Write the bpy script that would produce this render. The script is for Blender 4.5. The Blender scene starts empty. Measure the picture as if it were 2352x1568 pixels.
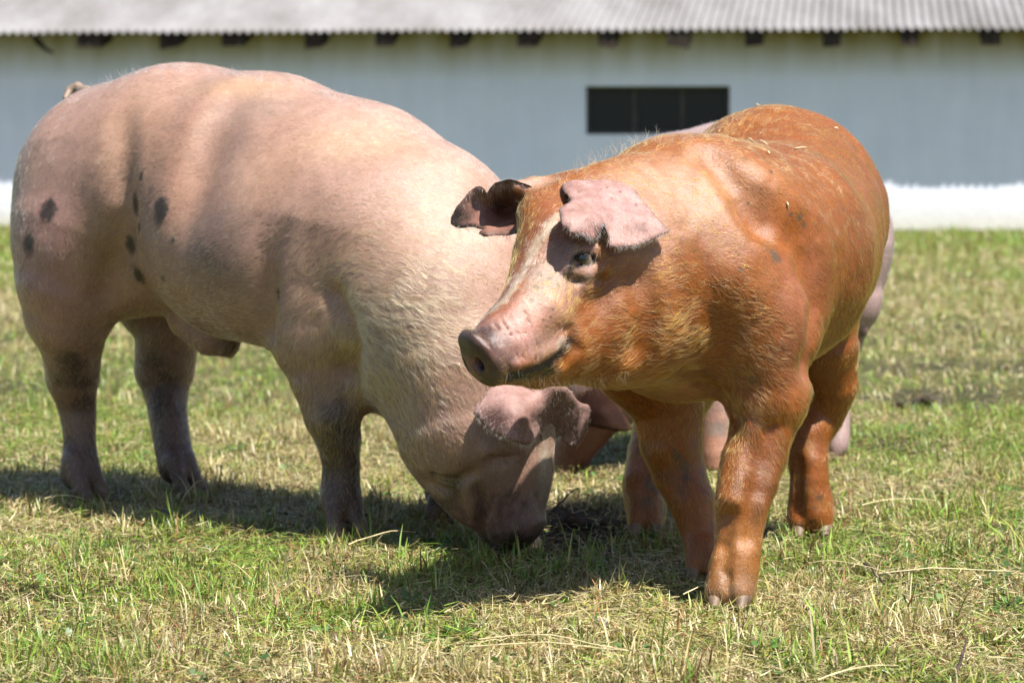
import bpy, math, random
import numpy as np
import openvdb
from mathutils import Vector, Matrix
from mathutils.geometry import delaunay_2d_cdt
random.seed(7); rng = np.random.default_rng(7)
scene = bpy.context.scene
COL = scene.collection

# ------------------------------------------------------------------ camera
CAM_H = 0.80
FPX = 6533.0            # focal length in picture units (picture 2352 wide)
HOR = 300.0             # horizon row
cam_d = bpy.data.cameras.new('camera'); cam = bpy.data.objects.new('camera', cam_d); COL.objects.link(cam)
cam.location = (0, 0, CAM_H); cam.rotation_euler = (math.radians(90), 0, 0)
cam_d.sensor_width = 36; cam_d.lens = 36 * FPX / 2352
cam_d.shift_y = -(784 - HOR) / 2352
cam_d.clip_end = 2000
cam_d.dof.use_dof = True; cam_d.dof.focus_distance = 4.72; cam_d.dof.aperture_fstop = 6.8
scene.camera = cam

# ------------------------------------------------------------------ light
SUN = Vector((0.38, -0.35, 1.0)).normalized()
w = bpy.data.worlds.new('World'); scene.world = w; w.use_nodes = True
nt = w.node_tree; bg = nt.nodes['Background']
sky = nt.nodes.new('ShaderNodeTexSky'); sky.sky_type = 'NISHITA'; sky.sun_disc = False
sky.sun_elevation = math.asin(SUN.z); sky.sun_rotation = math.atan2(SUN.x, SUN.y)
nt.links.new(sky.outputs[0], bg.inputs[0]); bg.inputs[1].default_value = 0.067
sd = bpy.data.lights.new('sun', 'SUN'); so = bpy.data.objects.new('sun', sd); COL.objects.link(so)
sd.energy = 5.0; sd.angle = math.radians(0.53); sd.color = (1.0, 0.955, 0.88)
so.rotation_euler = SUN.to_track_quat('Z', 'Y').to_euler(); so.location = (3, -3, 9)
scene.view_settings.view_transform = 'Standard'; scene.view_settings.look = 'None'
scene.view_settings.exposure = 1.20; scene.view_settings.gamma = 1.0
try:
    scene.cycles.max_bounces = 6; scene.cycles.transparent_max_bounces = 6
    scene.cycles.use_denoising = True
except Exception: pass
FUR = 1.0               # share of hairs built

def P(px, py, d):
    return np.array([(px - 1176.0) / FPX * d, d, CAM_H - (py - HOR) / FPX * d])
def G(py):              # distance of a ground point seen at row py
    return CAM_H * FPX / (py - HOR)
def proj(p):
    p = np.asarray(p); return 1176 + p[..., 0] / p[..., 1] * FPX, HOR - (p[..., 2] - CAM_H) / p[..., 1] * FPX

def tag(o, label=None, cat=None, group=None, kind=None):
    if label: o['label'] = label
    if cat: o['category'] = cat
    if group: o['group'] = group
    if kind: o['kind'] = kind
    return o

# ------------------------------------------------------------------ noise
def vnoise(p, scale, seed=0):
    q = np.asarray(p) * scale + 100.0 + seed * 17.3
    i = np.floor(q).astype(np.int64); f = q - i; f = f * f * (3 - 2 * f)
    def h(a, b, c):
        n = (a * 374761393 + b * 668265263 + c * 2147483647 + seed * 1013) & 0xffffffff
        n = ((n ^ (n >> 13)) * 1274126177) & 0xffffffff
        return ((n ^ (n >> 16)) & 0xffff) / 65535.0
    r = 0
    for dx in (0, 1):
        wx = f[..., 0] if dx else 1 - f[..., 0]
        for dy in (0, 1):
            wy = f[..., 1] if dy else 1 - f[..., 1]
            for dz in (0, 1):
                wz = f[..., 2] if dz else 1 - f[..., 2]
                r = r + wx * wy * wz * h(i[..., 0] + dx, i[..., 1] + dy, i[..., 2] + dz)
    return r
def fbm(p, scale, seed=0, oct=3):
    r = 0; a = 1; t = 0
    for k in range(oct):
        r = r + a * vnoise(p, scale * 2 ** k, seed + k); t += a; a *= .5
    return r / t
def sstep(a, b, x):
    t = np.clip((x - a) / (b - a), 0, 1); return t * t * (3 - 2 * t)

# ------------------------------------------------------------------ implicit body builder
class Form:
    """Smooth union of tapered limbs and ellipsoids, meshed as one surface."""
    def __init__(s): s.pr = []; s.noise = []
    def limb(s, pts, k=0.03, squash=1.0, carve=False):      # pts: (px, py, depth, radius px)
        q = [(P(a, b, d), r * d / FPX) for a, b, d, r in pts]
        s.limbw([x[0] for x in q], [x[1] for x in q], k, squash, carve)
    def limbw(s, ps, rs, k=0.03, squash=1.0, carve=False):
        ps = np.array(ps, float); rs = np.array(rs, float)
        s.pr.append(('l', ps, rs, k, squash, carve))
    def ell(s, c, rad, ax=None, k=0.03, carve=False):
        ax = np.eye(3) if ax is None else np.array(ax, float)
        s.pr.append(('e', np.array(c, float), np.array(rad, float), k, ax, carve))
    def bounds(s):
        lo = np.full(3, 1e9); hi = -lo
        for q in s.pr:
            if q[5]: continue
            if q[0] == 'l':
                r = q[2][:, None]; lo = np.minimum(lo, (q[1] - r).min(0)); hi = np.maximum(hi, (q[1] + r).max(0))
            else:
                m = q[2].max(); lo = np.minimum(lo, q[1] - m); hi = np.maximum(hi, q[1] + m)
        return lo - .04, hi + .04
    def ev(s, p, margin=0.08):
        d = np.full(len(p), 1.0, np.float32)
        for q in s.pr:
            k = q[3]; m = margin + k
            if q[0] == 'l':
                r = q[2][:, None]; lo = (q[1] - r).min(0) - m; hi = (q[1] + r).max(0) + m
            else:
                R = q[2].max(); lo = q[1] - R - m; hi = q[1] + R + m
            ix = np.nonzero(((p >= lo) & (p <= hi)).all(1))[0]
            if not len(ix): continue
            x = p[ix]
            if q[0] == 'l':
                sq = q[4]; S = np.array([1, 1 / sq, 1]); xs = x * S; pts = q[1] * S
                e = np.full(len(x), 1e9)
                for i in range(max(1, len(pts) - 1)):
                    a = pts[i]; b = pts[min(i + 1, len(pts) - 1)]; ra = q[2][i]; rb = q[2][min(i + 1, len(pts) - 1)]
                    ab = b - a; L = (ab @ ab)
                    t = np.clip(((xs - a) @ ab) / L, 0, 1) if L > 1e-12 else np.zeros(len(xs))
                    dd = np.linalg.norm(xs - a - t[:, None] * ab, axis=1) - (ra + t * (rb - ra))
                    if i == 0: e = dd
                    else:
                        kk = max(.10 * min(ra, rb), .002); h = np.clip(.5 + .5 * (dd - e) / kk, 0, 1)
                        e = dd + (e - dd) * h - kk * h * (1 - h)
                if sq < 1: e = e * sq
            else:
                y = (x - q[1]) @ q[4].T
                k0 = np.linalg.norm(y / q[2], axis=1); k1 = np.linalg.norm(y / q[2] ** 2, axis=1) + 1e-9
                e = k0 * (k0 - 1) / k1
            c = d[ix]
            if q[5]:
                e = -e; h = np.clip(.5 - .5 * (e - c) / k, 0, 1); n = e + (c - e) * h + k * h * (1 - h)
            else:
                h = np.clip(.5 + .5 * (e - c) / k, 0, 1); n = e + (c - e) * h - k * h * (1 - h)
            d[ix] = n
        for fn in s.noise: d += fn(p)
        return d
    def hit(s, px, py, d0=4.0, d1=8.0):
        ds = np.linspace(d0, d1, 1200); o = P(px, py, 1.0)
        v = s.ev(o[None] * 0 + np.array([0, 0, CAM_H]) + ds[:, None] * (o - np.array([0, 0, CAM_H])))
        i = np.nonzero(v < 0)[0]
        if not len(i):
            i = [int(np.argmin(v))]
        d = ds[i[0]]
        return P(px, py, d)
    def normal(s, p):
        e = .004; q = np.array([p + np.array(o) * e for o in ((1,0,0),(-1,0,0),(0,1,0),(0,-1,0),(0,0,1),(0,0,-1))])
        v = s.ev(q); n = np.array([v[0] - v[1], v[2] - v[3], v[4] - v[5]]); return n / np.linalg.norm(n)
    def groove(s, pts, r, k=.006, out=0.0):                  # pts px,py ; r metres
        q = []
        for i, (a, b) in enumerate(pts):
            h = s.hit(a, b); q.append(h + s.normal(h) * (out if np.isscalar(out) else out[i]))
        s.limbw(q, [r] * len(q) if np.isscalar(r) else r, k, 1.0, True)
    def ridge(s, pts, r, k=.012, sink=0.5):
        q = []
        rr = [r] * len(pts) if np.isscalar(r) else r
        for (a, b), x in zip(pts, rr):
            h = s.hit(a, b); q.append(h - s.normal(h) * x * sink)
        s.limbw(q, rr, k)
    def mesh(s, h):
        lo, hi = s.bounds(); H = 4 * h
        n = np.ceil((hi - lo) / H).astype(int) + 1
        ax = [lo[i] + (np.arange(n[i]) + .5) * H - .5 * h for i in range(3)]
        X = np.stack(np.meshgrid(*ax, indexing='ij'), -1).reshape(-1, 3)
        c = s.ev(X, .25).reshape(n)
        fine = np.repeat(np.repeat(np.repeat(np.clip(c, -3 * h, 3 * h), 4, 0), 4, 1), 4, 2).astype(np.float32)
        bl = np.argwhere(np.abs(c) < H * 1.5)
        off = np.stack(np.meshgrid(*[np.arange(4)] * 3, indexing='ij'), -1).reshape(-1, 3)
        for st in range(0, len(bl), 12000):
            idx = (bl[st:st + 12000, None, :] * 4 + off[None]).reshape(-1, 3)
            fine[idx[:, 0], idx[:, 1], idx[:, 2]] = s.ev(lo + idx * h, .03)
        g = openvdb.FloatGrid(1.0); g.copyFromArray(fine)
        v, q = g.convertToQuads()[:2] if False else g.convertToQuads(isovalue=0.0)
        v = v * h + lo
        return v, q

def mesh_np(name, v, quads, mats=(), smooth=True, parent=None, col=None, tris=None):
    me = bpy.data.meshes.new(name)
    nq = 0 if quads is None else len(quads); ntr = 0 if tris is None else len(tris)
    me.vertices.add(len(v)); me.vertices.foreach_set('co', np.asarray(v, np.float32).ravel())
    li = []
    if nq: li.append(np.asarray(quads, np.int32).ravel())
    if ntr: li.append(np.asarray(tris, np.int32).ravel())
    li = np.concatenate(li); me.loops.add(len(li)); me.loops.foreach_set('vertex_index', li)
    st = np.concatenate([np.arange(nq) * 4, nq * 4 + np.arange(ntr) * 3]).astype(np.int32)
    tot = np.concatenate([np.full(nq, 4), np.full(ntr, 3)]).astype(np.int32)
    me.polygons.add(nq + ntr); me.polygons.foreach_set('loop_start', st); me.polygons.foreach_set('loop_total', tot)
    me.polygons.foreach_set('use_smooth', np.full(nq + ntr, smooth))
    me.update(calc_edges=True)
    if col is not None: setcol(me, col)
    o = bpy.data.objects.new(name, me); COL.objects.link(o)
    for m in mats: me.materials.append(m)
    if parent is not None: put_under(o, parent)
    return o
def setcol(me, col, name='tint'):
    a = me.color_attributes.new(name, 'FLOAT_COLOR', 'POINT')
    c = np.ones((len(me.vertices), 4), np.float32); c[:, :col.shape[1]] = col
    a.data.foreach_set('color', c.ravel())
def put_under(o, parent):
    o.parent = parent; o.matrix_parent_inverse = Matrix.Translation(parent.location).inverted()
def empty(name, loc):
    e = bpy.data.objects.new(name, None); e.location = loc; e.empty_display_size = .1; COL.objects.link(e); return e

def body_mesh(name, form, h, mats, parent):
    v, q = form.mesh(h)
    q = np.asarray(q)[:, ::-1]
    # keep orientation outward
    a = v[q[:, 0]]; b = v[q[:, 1]]; c = v[q[:, 2]]
    vol = np.einsum('ij,ij->i', a - v.mean(0), np.cross(b - a, c - a)).sum()
    if vol < 0: q = q[:, ::-1]
    # relax the surface a little
    e = np.concatenate([q[:, [0, 1]], q[:, [1, 2]], q[:, [2, 3]], q[:, [3, 0]]])
    for it in range(2):
        s = np.zeros_like(v); n = np.zeros(len(v))
        for k in range(3): s[:, k] = np.bincount(e[:, 0], v[e[:, 1], k], len(v)) + np.bincount(e[:, 1], v[e[:, 0], k], len(v))
        n = np.bincount(e[:, 0], minlength=len(v)) + np.bincount(e[:, 1], minlength=len(v))
        v = .5 * v + .5 * s / np.maximum(n, 1)[:, None]
    return mesh_np(name, v, q, mats, True, parent), v, q
def vnormals(v, q):
    n = np.zeros_like(v); fn = np.cross(v[q[:, 2]] - v[q[:, 0]], v[q[:, 3]] - v[q[:, 1]])
    for k in range(4):
        for c in range(3): n[:, c] += np.bincount(q[:, k], fn[:, c], len(v))
    return n / (np.linalg.norm(n, axis=1)[:, None] + 1e-12)

# ------------------------------------------------------------------ materials
class NT:
    def __init__(s, name):
        s.m = bpy.data.materials.new(name); s.m.use_nodes = True; s.t = s.m.node_tree
        s.t.nodes.clear(); s.out = s.t.nodes.new('ShaderNodeOutputMaterial')
    def n(s, typ, **kw):
        x = s.t.nodes.new('ShaderNode' + typ)
        for k, v in kw.items():
            if k.startswith('i_'):
                key = k[2:].replace('_', ' ')
                x.inputs[int(key) if key.isdigit() else key].default_value = v
            else: setattr(x, k, v)
        return x
    def l(s, a, b): s.t.links.new(a, b)
def ramp(N, fac, stops):
    r = N.n('ValToRGB'); e = r.color_ramp.elements
    while len(e) < len(stops): e.new(.5)
    for el, (p, c) in zip(e, stops): el.position = p; el.color = (*c, 1)
    N.l(fac, r.inputs[0]); return r.outputs[0]
def mixc(N, fac, a, b, mode='MIX'):
    m = N.n('Mix', data_type='RGBA', blend_type=mode)
    if isinstance(fac, (int, float)): m.inputs[0].default_value = fac
    else: N.l(fac, m.inputs[0])
    for i, x in ((6, a), (7, b)):
        if isinstance(x, tuple): m.inputs[i].default_value = (*x[:3], 1)
        else: N.l(x, m.inputs[i])
    return m.outputs[2]
def coords(N, scale=(1, 1, 1), rot=(0, 0, 0)):
    g = N.n('NewGeometry'); m = N.n('Mapping'); m.inputs['Scale'].default_value = scale; m.inputs['Rotation'].default_value = rot
    N.l(g.outputs['Position'], m.inputs[0]); return m.outputs[0]
def noise(N, vec, scale, detail=4, rough=.55):
    x = N.n('TexNoise'); x.inputs['Scale'].default_value = scale; x.inputs['Detail'].default_value = detail
    x.inputs['Roughness'].default_value = rough; N.l(vec, x.inputs['Vector']); return x.outputs[0]

def skin_mat(name, sss=.10, rough=.42, bump=.5, spec=.5, gain=.64, mot=1.0):
    N = NT(name); b = N.n('BsdfPrincipled'); N.l(b.outputs[0], N.out.inputs[0])
    at = N.n('Attribute', attribute_name='tint'); v = coords(N)
    n1 = noise(N, v, 38, 5, .65); n2 = noise(N, v, 320, 3, .6); n3 = noise(N, v, 9, 4)
    c = mixc(N, 1.0, at.outputs[0], ramp(N, n1, [(.3, tuple(1 - mot * x for x in (.36, .42, .46))), (.7, (1 + .22 * mot,) * 3)]), 'MULTIPLY')
    c = mixc(N, 1.0, c, ramp(N, n2, [(.3, (.8, .78, .76)), (.7, (1.15, 1.15, 1.15))]), 'MULTIPLY')
    c = mixc(N, 1.0, c, ramp(N, n3, [(.35, tuple(1 - mot * x for x in (.14, .20, .26))), (.65, (1 + .11 * mot,) * 3)]), 'MULTIPLY')
    c = mixc(N, 1.0, c, (gain, gain, gain), 'MULTIPLY')
    sp = ramp(N, noise(N, v, 210, 3, .6), [(.66, (0, 0, 0)), (.74, (.6, .6, .6))]); sm = ramp(N, noise(N, v, 17, 4), [(.45, (0, 0, 0)), (.65, (1, 1, 1))])
    c = mixc(N, mixc(N, 1.0, sp, sm, 'MULTIPLY'), c, (.07, .045, .03))
    N.l(c, b.inputs['Base Color'])
    b.inputs['Subsurface Weight'].default_value = sss; b.inputs['Subsurface Radius'].default_value = (.012, .004, .002)
    b.inputs['Subsurface Scale'].default_value = 1.0
    rg_ = N.n('MapRange', i_1=0.0, i_2=1.0, i_3=.12, i_4=rough); N.l(at.outputs[3], rg_.inputs[0]); N.l(rg_.outputs[0], b.inputs['Roughness']); b.inputs['Specular IOR Level'].default_value = spec
    h = N.n('Math', operation='ADD'); N.l(noise(N, v, 120, 6, .7), h.inputs[0])
    h2 = N.n('Math', operation='MULTIPLY', i_1=.35); N.l(noise(N, v, 700, 2), h2.inputs[0]); N.l(h2.outputs[0], h.inputs[1])
    bp = N.n('Bump', i_Strength=bump, i_Distance=.0035); N.l(h.outputs[0], bp.inputs['Height']); N.l(bp.outputs[0], b.inputs['Normal'])
    return N.m
def hair_mat(name):
    N = NT(name); b = N.n('BsdfHairPrincipled'); b.parametrization = 'COLOR'
    at = N.n('Attribute', attribute_name='hue'); N.l(at.outputs[0], b.inputs['Color'])
    b.inputs['Roughness'].default_value = .30; b.inputs['Radial Roughness'].default_value = .40
    N.l(b.outputs[0], N.out.inputs[0]); return N.m
def plain(name, col, rough=.6, spec=.4, bumps=None, var=None, coat=0):
    N = NT(name); b = N.n('BsdfPrincipled'); N.l(b.outputs[0], N.out.inputs[0]); v = coords(N)
    if var:
        c = mixc(N, 1.0, (*col,), ramp(N, noise(N, v, var[0], 5), [(.3, (1 - var[1],) * 3), (.7, (1 + var[1],) * 3)]), 'MULTIPLY'); N.l(c, b.inputs['Base Color'])
    else: b.inputs['Base Color'].default_value = (*col, 1)
    b.inputs['Roughness'].default_value = rough; b.inputs['Specular IOR Level'].default_value = spec; b.inputs['Coat Weight'].default_value = coat
    if bumps:
        bp = N.n('Bump', i_Strength=bumps[1], i_Distance=bumps[2]); N.l(noise(N, v, bumps[0], 5), bp.inputs['Height']); N.l(bp.outputs[0], b.inputs['Normal'])
    return N.m

SKIN = skin_mat('ginger_pig_skin', mot=.55, gain=.56, rough=.38, spec=.5); PSKIN = skin_mat('pink_pig_skin', mot=.42, gain=.54); SHADEEAR = skin_mat('shade_painted_ear_skin', .05, .75, .4, .1, .5); EARSKIN = skin_mat('ear_skin', .12, .5, .4, .3, .50); HAIR = hair_mat('bristle')
HOOF = plain('hoof_horn', (.13, .085, .055), .55, .4, (90, .5, .002), (60, .4))
EYE_M = None

# ------------------------------------------------------------------ helpers for pigs
def paint(v, base, patches):
    """patches: (centre, (rx, ry, rz), colour, softness, strength, raggedness)"""
    c = np.tile(np.array(base, float), (len(v), 1))
    for cen, rad, colr, soft, amt, rag in patches:
        rad = np.array(rad, float); m = rad.max() * (1 + soft + rag) + .01
        ix = np.nonzero((np.abs(v - cen) < m).all(1))[0]
        if not len(ix): continue
        x = v[ix]
        d = np.linalg.norm((x - cen) / rad, axis=1)
        if rag: d = d + rag * (fbm(x, 2.2 / rad.min() if rad.min() < .05 else 40, 5) - .5) * 2
        f = (1 - sstep(1 - soft, 1 + soft * .5, d)) * amt
        c[ix] = c[ix] * (1 - f[:, None]) + np.array(colr) * f[:, None]
    return c
def comb(v, n, field):
    ps = np.array([f[0] for f in field]); ds = np.array([f[1] for f in field], float); ds /= np.linalg.norm(ds, axis=1)[:, None]
    t = np.zeros_like(v); W = 0
    for a, b in zip(ps, ds):
        w_ = 1 / (((v - a) ** 2).sum(1) + .004) ** 2; t += w_[:, None] * b
    t -= n * (t * n).sum(1)[:, None]
    return t / (np.linalg.norm(t, axis=1)[:, None] + 1e-9)
def fur(parent, v, q, n_h, length, radius, field, hue_fn, lift=.25, mask=None, seed=1, name='fur', curl=.15, back=.35):
    r = np.random.default_rng(seed)
    n = vnormals(v, q)
    a, b, c, d = (v[q[:, k]] for k in range(4))
    area = np.linalg.norm(np.cross(c - a, d - b), axis=1)
    fc = (a + b + c + d) / 4; fn = n[q[:, 0]]
    view = np.array([0, 0, CAM_H]) - fc; view /= np.linalg.norm(view, axis=1)[:, None]
    facing = (fn * view).sum(1)
    w_ = area * np.where(facing > -.25, 1.0, back * .4)
    if mask is not None: w_ = w_ * mask(fc)
    idx = r.choice(len(q), int(n_h * FUR), p=w_ / w_.sum())
    u = r.random((len(idx), 2))
    p0 = (a[idx] * ((1 - u[:, :1]) * (1 - u[:, 1:])) + b[idx] * (u[:, :1] * (1 - u[:, 1:])) + c[idx] * (u[:, :1] * u[:, 1:]) + d[idx] * ((1 - u[:, :1]) * u[:, 1:]))
    nn = fn[idx]; t = comb(p0, nn, field)
    side = np.cross(nn, t)
    cl = (fbm(p0, 45, seed) - .5) * 2.2 + (fbm(p0, 130, seed + 3, 2) - .5) * 1.4
    t = t + side * (cl + r.normal(0, .16, len(idx)))[:, None]; t /= np.linalg.norm(t, axis=1)[:, None]
    L = (length(p0) if callable(length) else length) * (.55 + .9 * r.random(len(idx)))
    lf = lift * (.5 + r.random(len(idx)))
    K = 4
    pts = np.zeros((len(idx), K, 3))
    for k in range(K):
        s = k / (K - 1)
        pts[:, k] = p0 + t * (L * s)[:, None] + nn * (L * (lf * s * (1.15 - .75 * s)) - .0006)[:, None] + side * (curl * L * s * s * r.normal(0, 1, len(idx)) * .3)[:, None]
    cu = bpy.data.hair_curves.new(name); cu.add_curves([K] * len(idx))
    org = np.array(parent.location)
    cu.points.foreach_set('position', (pts - org).astype(np.float32).ravel())
    ra = np.tile(np.array([1.0, .85, .6, .2]), len(idx)) * radius
    at = cu.attributes.get('radius') or cu.attributes.new('radius', 'FLOAT', 'POINT'); at.data.foreach_set('value', ra.astype(np.float32))
    hc = np.ones((len(idx), 4), np.float32); hc[:, :3] = hue_fn(p0, r)
    at = cu.attributes.new('hue', 'FLOAT_COLOR', 'CURVE'); at.data.foreach_set('color', hc.ravel())
    o = bpy.data.objects.new(name, cu); COL.objects.link(o); o.parent = parent; cu.materials.append(HAIR)
    return o

def rbf_depth(ctrl):
    """ctrl: (px, py, depth) -> smooth interpolant (thin plate)"""
    c = np.array(ctrl, float); X = c[:, :2] / 100
    def U(r2): return np.where(r2 < 1e-9, 0, r2 * np.log(r2 + 1e-12))
    n = len(X); K = U(((X[:, None] - X[None]) ** 2).sum(-1)) + np.eye(n) * 1e-4
    Pm = np.hstack([np.ones((n, 1)), X]); A = np.zeros((n + 3, n + 3)); A[:n, :n] = K; A[:n, n:] = Pm; A[n:, :n] = Pm.T
    s = np.linalg.solve(A, np.concatenate([c[:, 2], np.zeros(3)]))
    def f(px, py):
        Y = np.stack([px, py], -1) / 100
        return U(((Y[:, None] - X[None]) ** 2).sum(-1)) @ s[:n] + s[n] + Y @ s[n + 1:]
    return f
def smooth_outline(o, step=4.0, rounds=1):
    o = np.array(o, float)
    for _ in range(rounds):
        q = []
        for i in range(len(o)):
            a, b = o[i], o[(i + 1) % len(o)]; q += [a * .78 + b * .22, a * .22 + b * .78]
        o = np.array(q)
    out = []
    for i in range(len(o)):
        a, b = o[i], o[(i + 1) % len(o)]; n = max(1, int(np.hypot(*(b - a)) / step))
        for k in range(n): out.append(a + (b - a) * k / n)
    return np.array(out)
def sheet(name, outline, ctrl, thick, mat, parent, base, patches=(), step=5.0, rough_z=.0012, rim=None, seed=3):
    """a thin curved flap (ear) with real thickness; rounded edge"""
    o = smooth_outline(outline, step)
    o = o + (fbm(np.c_[o, o[:, :1] * 0], .09, seed) - .5)[:, None] * 3
    lo, hi = o.min(0), o.max(0)
    gx, gy = np.meshgrid(np.arange(lo[0], hi[0], step), np.arange(lo[1], hi[1], step)); gp = np.c_[gx.ravel(), gy.ravel()]
    gp = gp + np.random.default_rng(seed).normal(0, step * .12, gp.shape)
    # inside test + distance to edge
    A, B = o, np.roll(o, -1, 0)
    def inside(p):
        x, y = p[:, None, 0], p[:, None, 1]
        c = ((A[:, 1] > y) != (B[:, 1] > y)) & (x < (B[:, 0] - A[:, 0]) * (y - A[:, 1]) / (B[:, 1] - A[:, 1] + 1e-12) + A[:, 0])
        return c.sum(1) % 2 == 1
    def edist(p):
        ab = B - A; t = np.clip(((p[:, None] - A) * ab).sum(-1) / ((ab ** 2).sum(-1) + 1e-9), 0, 1)
        return np.linalg.norm(p[:, None] - A - t[..., None] * ab, axis=-1).min(1)
    gp = gp[inside(gp)]; gp = gp[edist(gp) > step * .45]
    pts = np.vstack([o, gp]); nb = len(o)
    vv, ee, ff, *_ = delaunay_2d_cdt([Vector(p) for p in pts], [(i, (i + 1) % nb) for i in range(nb)], [list(range(nb))], 1, 1e-4)
    p2 = np.array([list(x) for x in vv]); tri = np.array([f for f in ff if len(f) == 3])
    f = rbf_depth(ctrl); dep = f(p2[:, 0], p2[:, 1])
    mid = np.array([P(a, b, d) for (a, b), d in zip(p2, dep)])
    fn = np.cross(mid[tri[:, 1]] - mid[tri[:, 0]], mid[tri[:, 2]] - mid[tri[:, 0]]); vn = np.zeros_like(mid)
    for k in range(3):
        for c in range(3): vn[:, c] += np.bincount(tri[:, k], fn[:, c], len(mid))
    vn /= np.linalg.norm(vn, axis=1)[:, None] + 1e-12
    if (vn[:, 1].mean()) > 0: vn = -vn; tri = tri[:, ::-1]
    mid = mid + vn * ((fbm(mid, 60, seed) - .5) * rough_z * 4 + (fbm(mid, 24, seed + 9, 2) - .5) * rough_z * 11)[:, None]
    ed = edist(p2); th = thick * np.sqrt(np.clip(ed / 9.0, .0, 1)) * .5 + .0004
    th = th * (1 + .5 * sstep(20, 60, ed))
    front = mid + vn * th[:, None]; backv = mid - vn * th[:, None]
    # boundary edges from triangles
    e = np.concatenate([tri[:, [0, 1]], tri[:, [1, 2]], tri[:, [2, 0]]]); key = set(map(tuple, e))
    bd = np.array([x for x in map(tuple, e) if (x[1], x[0]) not in key])
    n = len(mid); V = np.vstack([front, backv])
    T = np.vstack([tri, tri[:, ::-1] + n]); Q = np.c_[bd[:, 1], bd[:, 0], bd[:, 0] + n, bd[:, 1] + n]
    colr = paint(V, base, patches)
    if rim:
        w_ = (1 - sstep(0, rim[1], np.r_[ed, ed])) * rim[2] * np.clip(fbm(V, 50, 9) * 2 - .2, 0, 1)
        colr = colr * (1 - w_[:, None]) + np.array(rim[0]) * w_[:, None]
    ob = mesh_np(name, V, Q, [mat], True, parent, colr, T)
    return ob, mid, vn, tri, ed, p2
def eyeball(parent, c, r, look, iris=(.075, .065, .035)):
    N = NT('eye_wet'); b = N.n('BsdfPrincipled'); N.l(b.outputs[0], N.out.inputs[0])
    at = N.n('Attribute', attribute_name='tint'); N.l(at.outputs[0], b.inputs['Base Color'])
    b.inputs['Roughness'].default_value = .08; b.inputs['Coat Weight'].default_value = .6
    import bmesh
    bm = bmesh.new(); bmesh.ops.create_uvsphere(bm, u_segments=40, v_segments=28, radius=1); v = np.array([x.co[:] for x in bm.verts])
    f = [[x.index for x in y.verts] for y in bm.faces]; bm.free()
    look = np.array(look, float); look /= np.linalg.norm(look); dt = v @ look
    col = np.tile(np.array([.32, .22, .18]), (len(v), 1))
    an = np.degrees(np.arccos(np.clip(dt, -1, 1)))
    col[an < 46] = (.05, .045, .03); col[an < 41] = iris; col[an < 24] = (.004, .004, .005)
    V = v * r * (1 + .06 * np.clip(dt - .75, 0, 1)[:, None] * 4) + c
    Q = np.array([x for x in f if len(x) == 4]); T = np.array([x for x in f if len(x) == 3])
    return mesh_np('eye', V, Q, [N.m], True, parent, col, T)
def hoof(parent, toes):
    """one cloven hoof: toes = list of (start, end, r0, r1) in metres"""
    F = Form()
    for a, b, r0, r1 in toes:
        F.limbw([a, b], [r0, r1], .004)
    v, q = F.mesh(.0025); q = np.asarray(q)[:, ::-1]
    return mesh_np('hoof', v, q, [HOOF], True, parent)
def trotter(F, parent, px, py, d, wpx, heading, sink=.004, dew=True):
    """fetlock, two toes into the form and the horn tips as a child; foot on the ground at depth d"""
    h = np.array([heading[0], heading[1], 0.]); h /= np.linalg.norm(h); s = np.array([-h[1], h[0], 0.])
    r = wpx * d / FPX
    base = P(px, py, d); base[2] = 0
    toes = []
    for sg in (-1, 1):
        a = base + s * sg * r * .36 + np.array([0, 0, r * 1.9]) - h * r * .15
        b = base + s * sg * r * .54 + h * r * .50 + np.array([0, 0, r * .66])
        F.limbw([a + h * 0, a * .5 + b * .5, b], [r * .42, r * .41, r * .39], .018)
        toes.append((b + h * r * .04 - np.array([0, 0, r * .12]), b + h * r * .62 + s * sg * r * .04 - np.array([0, 0, r * .46]), r * .45, r * .20))
        if dew:
            c = base - h * r * .62 + s * sg * r * .42 + np.array([0, 0, r * 1.5])
            F.limbw([c + np.array([0, 0, r * .4]) + h * r * .15, c - np.array([0, 0, r * .1])], [r * .24, r * .16], .008)
    F.limbw([base + h * r * .75 + np.array([0, 0, r * 1.5]), base + h * r * 1.1 + np.array([0, 0, r * .6]), base + h * r * 1.0], [r * .06, r * .12, r * .14], .008, 1.0, True)
    return lambda: hoof(parent, toes)

GINGER = (.37, .105, .010); GINGER_D = (.30, .085, .022); PINK = (.56, .31, .24); PINKR = (.62, .30, .26)
MUD = (.055, .045, .035)

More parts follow.
